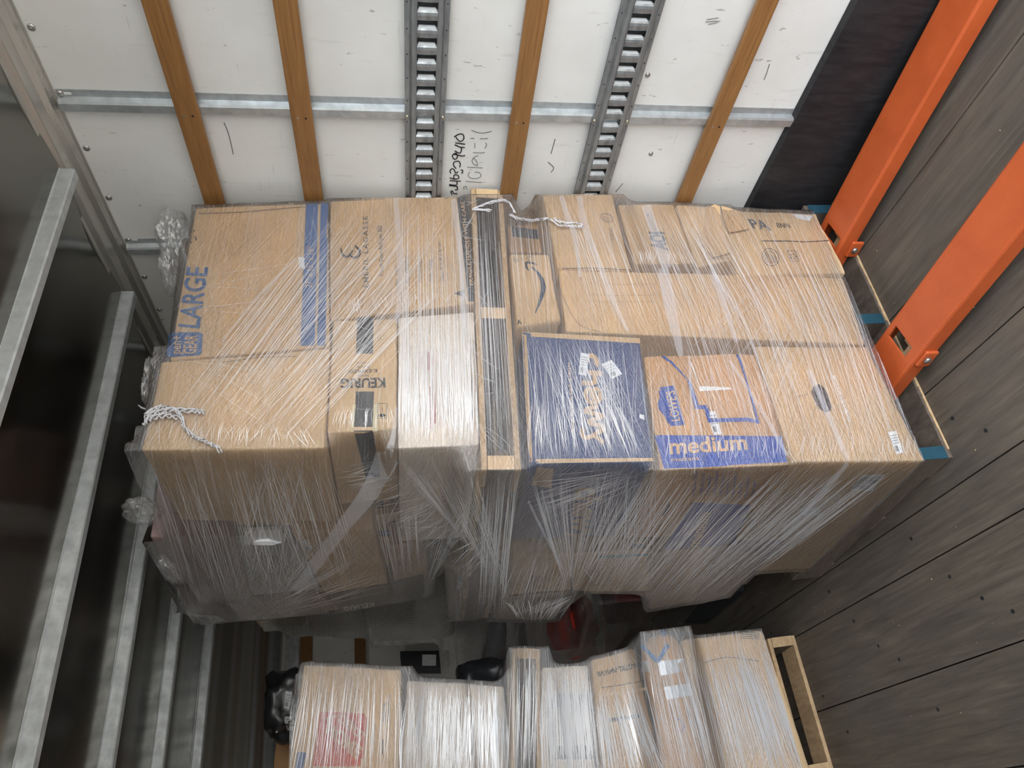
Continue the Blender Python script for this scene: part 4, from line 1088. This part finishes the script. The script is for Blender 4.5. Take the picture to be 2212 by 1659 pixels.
# ------------------------------------------------------------------ stretch film
def hull2(pts):
    pts = sorted(set((round(p[0],4), round(p[1],4)) for p in pts))
    def half(ps):
        h = []
        for p in ps:
            while len(h) > 1 and (h[-1][0]-h[-2][0])*(p[1]-h[-2][1])-(h[-1][1]-h[-2][1])*(p[0]-h[-2][0]) <= 0: h.pop()
            h.append(p)
        return h[:-1]
    return half(pts)+half(pts[::-1])
def film(name, label, loads, z0, z1, m, ctr, xmax, off=.010, na=960, dz=.02, close=.05, ymax=99, wr=.002, only=None, xmin=-.50):
    zs = [z0+(z1-z0)*i/int((z1-z0)/dz) for i in range(int((z1-z0)/dz)+1)]
    rows = []
    boxes = [b for l in loads for b in HULL.get(l, [])]
    def slice_(b, z):                                     # plan outline of a convex hexahedron at height z
        ed = [(0,1),(1,2),(2,3),(3,0),(4,5),(5,6),(6,7),(7,4),(0,4),(1,5),(2,6),(3,7)]
        o = []
        for i, j in ed:
            p, q = b[i], b[j]
            if (p.z-z)*(q.z-z) <= 0 and abs(p.z-q.z) > 1e-6: t = (z-p.z)/(q.z-p.z); o.append((p.x+(q.x-p.x)*t, p.y+(q.y-p.y)*t))
        return o
    for z in zs:
        pts = []
        for b in boxes:
            lo_, hi_ = min(p.z for p in b), max(p.z for p in b)
            if lo_-close < z < hi_+close:
                for q in (-.025, 0, .025): pts += slice_(b, min(max(z+q, lo_+.002), hi_-.002))
        rows.append(hull2(pts) if len(pts) > 2 else None)
    last = next(r for r in rows if r)
    R = []
    for h in rows:
        if not h: h = last
        last = h; r = []
        for i in range(na):
            t = -math.pi+2*math.pi*i/na; dx, dy = math.cos(t), math.sin(t); best = .05
            for k in range(len(h)):
                (ax, ay), (bx, by) = h[k], h[(k+1) % len(h)]
                ex, ey = bx-ax, by-ay; den = dx*ey-dy*ex
                if abs(den) < 1e-9: continue
                s = ((ax-ctr[0])*ey-(ay-ctr[1])*ex)/den; u = ((ax-ctr[0])*dy-(ay-ctr[1])*dx)/den
                if s > 0 and -1e-6 <= u <= 1+1e-6: best = max(best, s)
            r.append(best)
        R.append(r)
    raw = [r[:] for r in R]
    for it in range(3):
        S = [[(R[max(k-1,0)][i]+2*R[k][i]+R[min(k+1,len(R)-1)][i])/4 for i in range(na)] for k in range(len(R))]
        R = [[max(S[k][i], raw[k][i]) for i in range(na)] for k in range(len(R))]
    V, UV, F = [], [], []
    for k, z in enumerate(zs):
        s = 0; pv = None
        for i in range(na+1):
            t = -math.pi+2*math.pi*i/na
            r = R[k][i % na]+off
            x, y = ctr[0]+math.cos(t)*r, ctr[1]+math.sin(t)*r
            q = Vector((x*3, y*3, z*26)); r += wr*abs(noise.noise(q))+wr*1.2*noise.noise(Vector((x*4, y*4, z*5+7)))
            x, y = ctr[0]+math.cos(t)*r, ctr[1]+math.sin(t)*r
            x = min(max(x, xmin), xmax)
            if pv: s += math.hypot(x-pv[0], y-pv[1])
            pv = (x, y); V.append(Vector((x, y, z))); UV.append((s, z))
    for k in range(len(zs)-1):
        for i in range(na):
            a = k*(na+1)+i
            if V[a].y > ymax or (only and not only(V[a])): continue
            F.append((a, a+1, a+na+2, a+na+1))
    o = mk(name, V, F, m, smooth=True, uv=UV)
    tag(o, label, 'stretch film')
    return o
fa = film('stretch_film', 'clear stretch film wrapped round both tiers of the front load', ['A','M','B'], .142, 2.66, FILM, (1.42, 2.45), 1.942, only=lambda v: v.z < 2.541-.09*(v.x-1.04) or (v.y > 2.15 and v.z < 2.64))
FILMC = m_film('stretch_film_dusty', .02, .14, .5)
fc = film('stretch_film', 'dusty clear film over the dark load behind the front load', ['C'], .25, 2.5, FILMC, (1.5, 3.9), 1.955, off=.014, wr=.006, close=.12, na=420)
fs = film('stretch_film', 'dense film with painted white glare, drawn tight round the second load', ['S'], .16, 2.30, FILMD, (.1, 3.7), 1.2, off=.011, na=700, close=.06)

# drawn-out strands, painted glints and folded bands lying on the film
def on(o, px, off=.002):
    return drop(px, o, off)
def strands(o, name, fans, m, n=10, off=.0018, seed=5, dens=.62, wk=.68):
    rr = random.Random(seed); V, F = [], []
    for (a0, a1, b0, b1, cnt, wmin, wmax, jit) in fans:
        cnt = int(cnt*dens)
        for k in range(cnt):
            t = rr.random(); u = min(1, max(0, t+rr.gauss(0, jit)))
            p = Vector(a0).lerp(Vector(a1), t); q = Vector(b0).lerp(Vector(b1), u)
            s0, s1 = rr.uniform(0, .25), rr.uniform(.7, 1.0)
            p, q = p.lerp(q, s0), p.lerp(q, s1)
            d = (q-p); nrm = Vector((-d.y, d.x)).normalized(); w_ = rr.uniform(wmin, wmax)*wk; bow = rr.gauss(0, 3.)
            st = len(V); ok = True; P = []
            for i in range(n+1):
                f = i/n; c = p.lerp(q, f)+nrm*bow*math.sin(math.pi*f); ww = w_*(.3+.7*math.sin(math.pi*min(1, max(0, f*1.0))))
                A = drop(tuple(c+nrm*ww/2), o, off); B = drop(tuple(c-nrm*ww/2), o, off)
                P.append((A, B))
            for i, (A, B) in enumerate(P):
                V += [A, B]
                if i and (A-P[i-1][0]).length < .35 and (A-B).length < .02 and (P[i-1][0]-P[i-1][1]).length < .02: F.append((st+2*i-2, st+2*i-1, st+2*i+1, st+2*i))
    return tag(mk(name, V, F, m, o), kind='stuff')
fansA = [
 ((720,436),(1005,428),(330,950),(640,962),150,.8,2.0,.06), ((880,440),(1010,600),(400,930),(660,964),70,.8,2.4,.05),
 ((380,560),(350,800),(700,560),(640,960),26,.6,1.4,.3), ((860,430),(1005,430),(862,965),(1030,960),120,.8,2.2,.04),
 ((712,560),(712,900),(860,600),(860,920),14,.6,1.4,.2), ((990,430),(1010,900),(1040,430),(1120,1000),30,.8,1.8,.2),
 ((1012,420),(1075,420),(1040,1005),(1118,1005),55,.8,2.0,.06),
 ((310,985),(700,980),(420,1330),(800,1290),150,.8,2.0,.06), ((560,985),(700,975),(470,1310),(620,1320),40,.7,1.6,.2),
 ((690,1130),(860,1280),(560,1300),(620,1330),40,.7,1.5,.2), ((700,1010),(1000,1270),(830,990),(1090,1180),110,.7,1.7,.08),
 ((830,985),(1020,980),(1000,1160),(1120,1330),80,.7,1.8,.08), ((800,1090),(905,1070),(842,1262),(912,1250),50,.7,1.6,.05),
 ((1040,1015),(1125,1015),(1030,1330),(1090,1338),90,.8,2.0,.05), ((950,1060),(1060,1050),(912,1275),(930,1260),40,.7,1.6,.06),
]
fansB = [
 ((1130,720),(1400,735),(1150,998),(1412,990),110,.8,2.2,.05), ((1130,720),(1300,725),(1240,998),(1412,990),60,.8,2.4,.06),
 ((1200,430),(1480,440),(1290,735),(1640,760),130,.8,2.0,.05), ((1450,440),(1760,470),(1640,760),(1900,800),110,.8,2.0,.05),
 ((1420,580),(1860,620),(1560,990),(1985,985),170,.8,2.0,.05), ((1640,600),(1800,620),(1480,760),(1640,990),40,.6,1.4,.1),
 ((1096,440),(1180,440),(1118,705),(1210,690),40,.7,1.6,.05), ((1390,770),(1630,770),(1440,1005),(1700,1000),60,.8,1.8,.05),
 ((1135,1010),(1230,1006),(1225,1280),(1240,1284),70,.8,1.8,.03), ((1240,1006),(1420,1010),(1228,1284),(1242,1284),80,.8,1.8,.03),
 ((1130,1020),(1128,1180),(1330,1010),(1410,1030),50,.7,1.5,.15), ((1400,1015),(1960,1000),(1240,1310),(1565,1292),260,.9,2.4,.05),
 ((1700,1000),(1990,1000),(1440,1310),(1640,1240),90,.8,2.0,.06), ((1290,1010),(1420,1012),(1270,1270),(1405,1275),60,.8,1.8,.08),
 ((1236,1284),(1242,1290),(1090,1330),(1230,1340),40,.8,2.2,.3), ((1100,1180),(1250,1190),(1060,1335),(1200,1345),50,.8,1.8,.08),
]
strands(fa, 'film_strands', fansA+fansB+[((862,690),(1022,680),(862,965),(1030,960),260,.8,2.4,.03)], STRAND)
glints = [((860,820),(1030,820),(858,962),(1034,958),170,.7,1.5,.02), ((1145,860),(1330,860),(1140,998),(1390,996),120,.7,1.6,.05), ((1440,930),(1700,930),(1435,1005),(1700,1000),60,.7,1.5,.03),
          ((720,880),(850,880),(706,930),(856,925),50,.7,1.4,.03), ((330,900),(690,925),(305,968),(700,966),90,.7,1.5,.05), ((1730,930),(1980,940),(1715,992),(1995,992),60,.7,1.4,.03),
          ((712,640),(1015,630),(712,688),(1022,655),60,.7,1.4,.03), ((1370,540),(1495,545),(1372,570),(1500,570),40,.7,1.4,.05), ((1080,1290),(1230,1286),(1120,1340),(1180,1342),60,.8,2.,.1)]
strands(fa, 'painted_film_glints', glints, PAINTED_GLINT, n=5, off=.0022, seed=8)  # white strips paint door glare along the film's edges
def band(o, path, wd, m=BAND, name='film_band', off=.003):
    return line_on(o, path, wd, m, name, off, sm=True)
for path, wd in (([(855,430),(861,520),(863,620),(858,700)], 11), ([(980,432),(996,560),(1004,660),(1008,720)], 12), ([(640,1275),(690,1205),(745,1130),(800,1060),(838,985)], [24,26,30,40,52]),
                 ([(838,985),(850,940),(856,880)], [20,10,4]), ([(1212,425),(1226,470),(1244,520),(1252,600)], [10,12,10,6]), ([(1252,425),(1262,480),(1290,560),(1325,650),(1355,716)], [12,12,11,9,6]),
                 ([(1432,580),(1444,650),(1462,730),(1470,770)], [22,26,18,10]), ([(1540,590),(1560,650),(1590,740)], [14,14,8]), ([(1395,445),(1420,520),(1440,580)], [20,20,22]),
                 ([(1745,800),(1790,900),(1830,992)], [10,12,8]), ([(1488,770),(1492,860),(1498,960),(1500,1020)], [4,6,6,4]), ([(1830,1000),(1760,1080),(1680,1170)], [9,12,8]),
                 ([(1575,780),(1640,880),(1700,985)], [6,8,8]), ([(640,560),(560,640),(480,740)], [5,6,5]), ([(1215,1225),(1175,1150),(1140,1080)], [8,6,4])):
    band(fa, path, wd)
# shiny rope of twisted film, knots, tails
def rope(o, pts, r, name='film_rope', lift=.006, m=KNOT, seed=1, n=3):
    g = G(); rr = random.Random(seed)
    base = []
    for i in range(len(pts)-1):
        for k in range(5):
            t = k/5; base.append(Vector(pts[i]).lerp(Vector(pts[i+1]), t))
    base.append(Vector(pts[-1]))
    for s in range(n):
        P = []
        for i, b in enumerate(base):
            a = i*.9+s*2.1
            P.append(drop(tuple(b+Vector((math.cos(a), math.sin(a)))*r*.55), o, lift+.003*math.sin(a*1.3)))
        g.tube(P, [.0015+.0014*rr.random() for _ in P], 5)
    return g.out(name, m, o, smooth=True)
rope(fa, [(1100,466),(1116,474),(1150,478),(1186,474),(1206,490),(1222,490),(1240,492),(1256,492),(1258,487),(1240,483),(1215,484),(1196,474)], 3)
rope(fa, [(1020,455),(1048,443),(1085,434),(1100,440),(1112,462)], 3, m=KNOT); rope(fa, [(1024,455),(1060,457)], 3)
rope(fa, [(308,905),(340,893),(375,888),(420,890),(440,893)], 9, n=9, seed=3); rope(fa, [(315,900),(330,888),(350,880),(380,886),(395,905),(398,925),(420,945),(450,958),(478,972)], 6, n=7, seed=4)
rope(fa, [(312,915),(330,905),(360,900),(390,905)], 10, n=8, seed=6)
K0 = drop((306,912), fa, .004)
tl = G().tube([K0, K0+Vector((-.01,-.02,.012)), K0+Vector((-.005,-.035,.028)), K0+Vector((.0,-.04,.045)), K0+Vector((.008,-.045,.055))], [.005,.0035,.003,.003,.0015], 6); tl.out('film_tail', KNOT, fa, smooth=True)
def clump(o, c, rad, m, seed, name='film_bunch'):
    bm = bmesh.new(); bmesh.ops.create_icosphere(bm, subdivisions=5, radius=1.)
    V = []
    for v in bm.verts:
        p = v.co; k = 1+.30*noise.noise(p*2.1+Vector((seed,0,0)))+.16*(1-2*abs(noise.noise(p*6+Vector((0,seed,0)))))+.07*noise.noise(p*18)
        V.append(Vector(c)+Vector((p.x*rad[0], p.y*rad[1], p.z*rad[2]))*k)
    bm.verts.index_update(); F = [tuple(v.index for v in f.verts) for f in bm.faces]; bm.free()
    return mk(name, V, F, m, o, smooth=True)
FOLD = m_strand('stretch_film_bunched', .26, (.9,.91,.93), .6)
clump(fa, hf((384,520), C1+.12), (.10,.10,.055), FOLD, 3)
clump(fa, hf((372,590), C1+.10), (.06,.08,.03), FOLD, 5)
clump(fa, hf((335,830), C1+.08), (.08,.07,.022), FOLD, 8)
clump(fa, hs((310,1105), 1.20), (.03,.07,.05), FOLD, 9)
clump(fa, hs((375,1230), 1.12), (.03,.12,.03), FOLD, 10)
clump(fc, hs((1000,1260), 1.15), (.02,.05,.02), KNOT, 13)
fansS = [((640,1450),(870,1450),(600,1700),(865,1700),110,.9,2.6,.03), ((880,1475),(1092,1482),(866,1700),(1094,1700),380,1.2,3.,.04), ((1104,1402),(1165,1402),(1095,1700),(1162,1700),60,1.,2.,.05),
         ((1170,1442),(1270,1440),(1172,1700),(1300,1700),240,1.2,3.4,.05), ((1280,1500),(1370,1470),(1300,1700),(1450,1700),160,1.,2.8,.05), ((1380,1440),(1470,1380),(1430,1700),(1560,1700),70,1.,2.4,.06),
         ((1475,1400),(1650,1375),(1540,1700),(1770,1700),210,1.,2.8,.03), ((1650,1375),(1690,1380),(1740,1700),(1790,1700),50,1.,2.4,.05)]
strands(fs, 'film_strands', fansS, m_strand('film_strand_dense_glare', .62, (.88,.90,.94), .3), n=6)  # streaks of dense film, whitened to paint in the glare
# film sheet drawn from the black sack over to the pallet
for o in bpy.data.objects:
    for k in ('_b', '_f'):
        if k in o: del o[k]
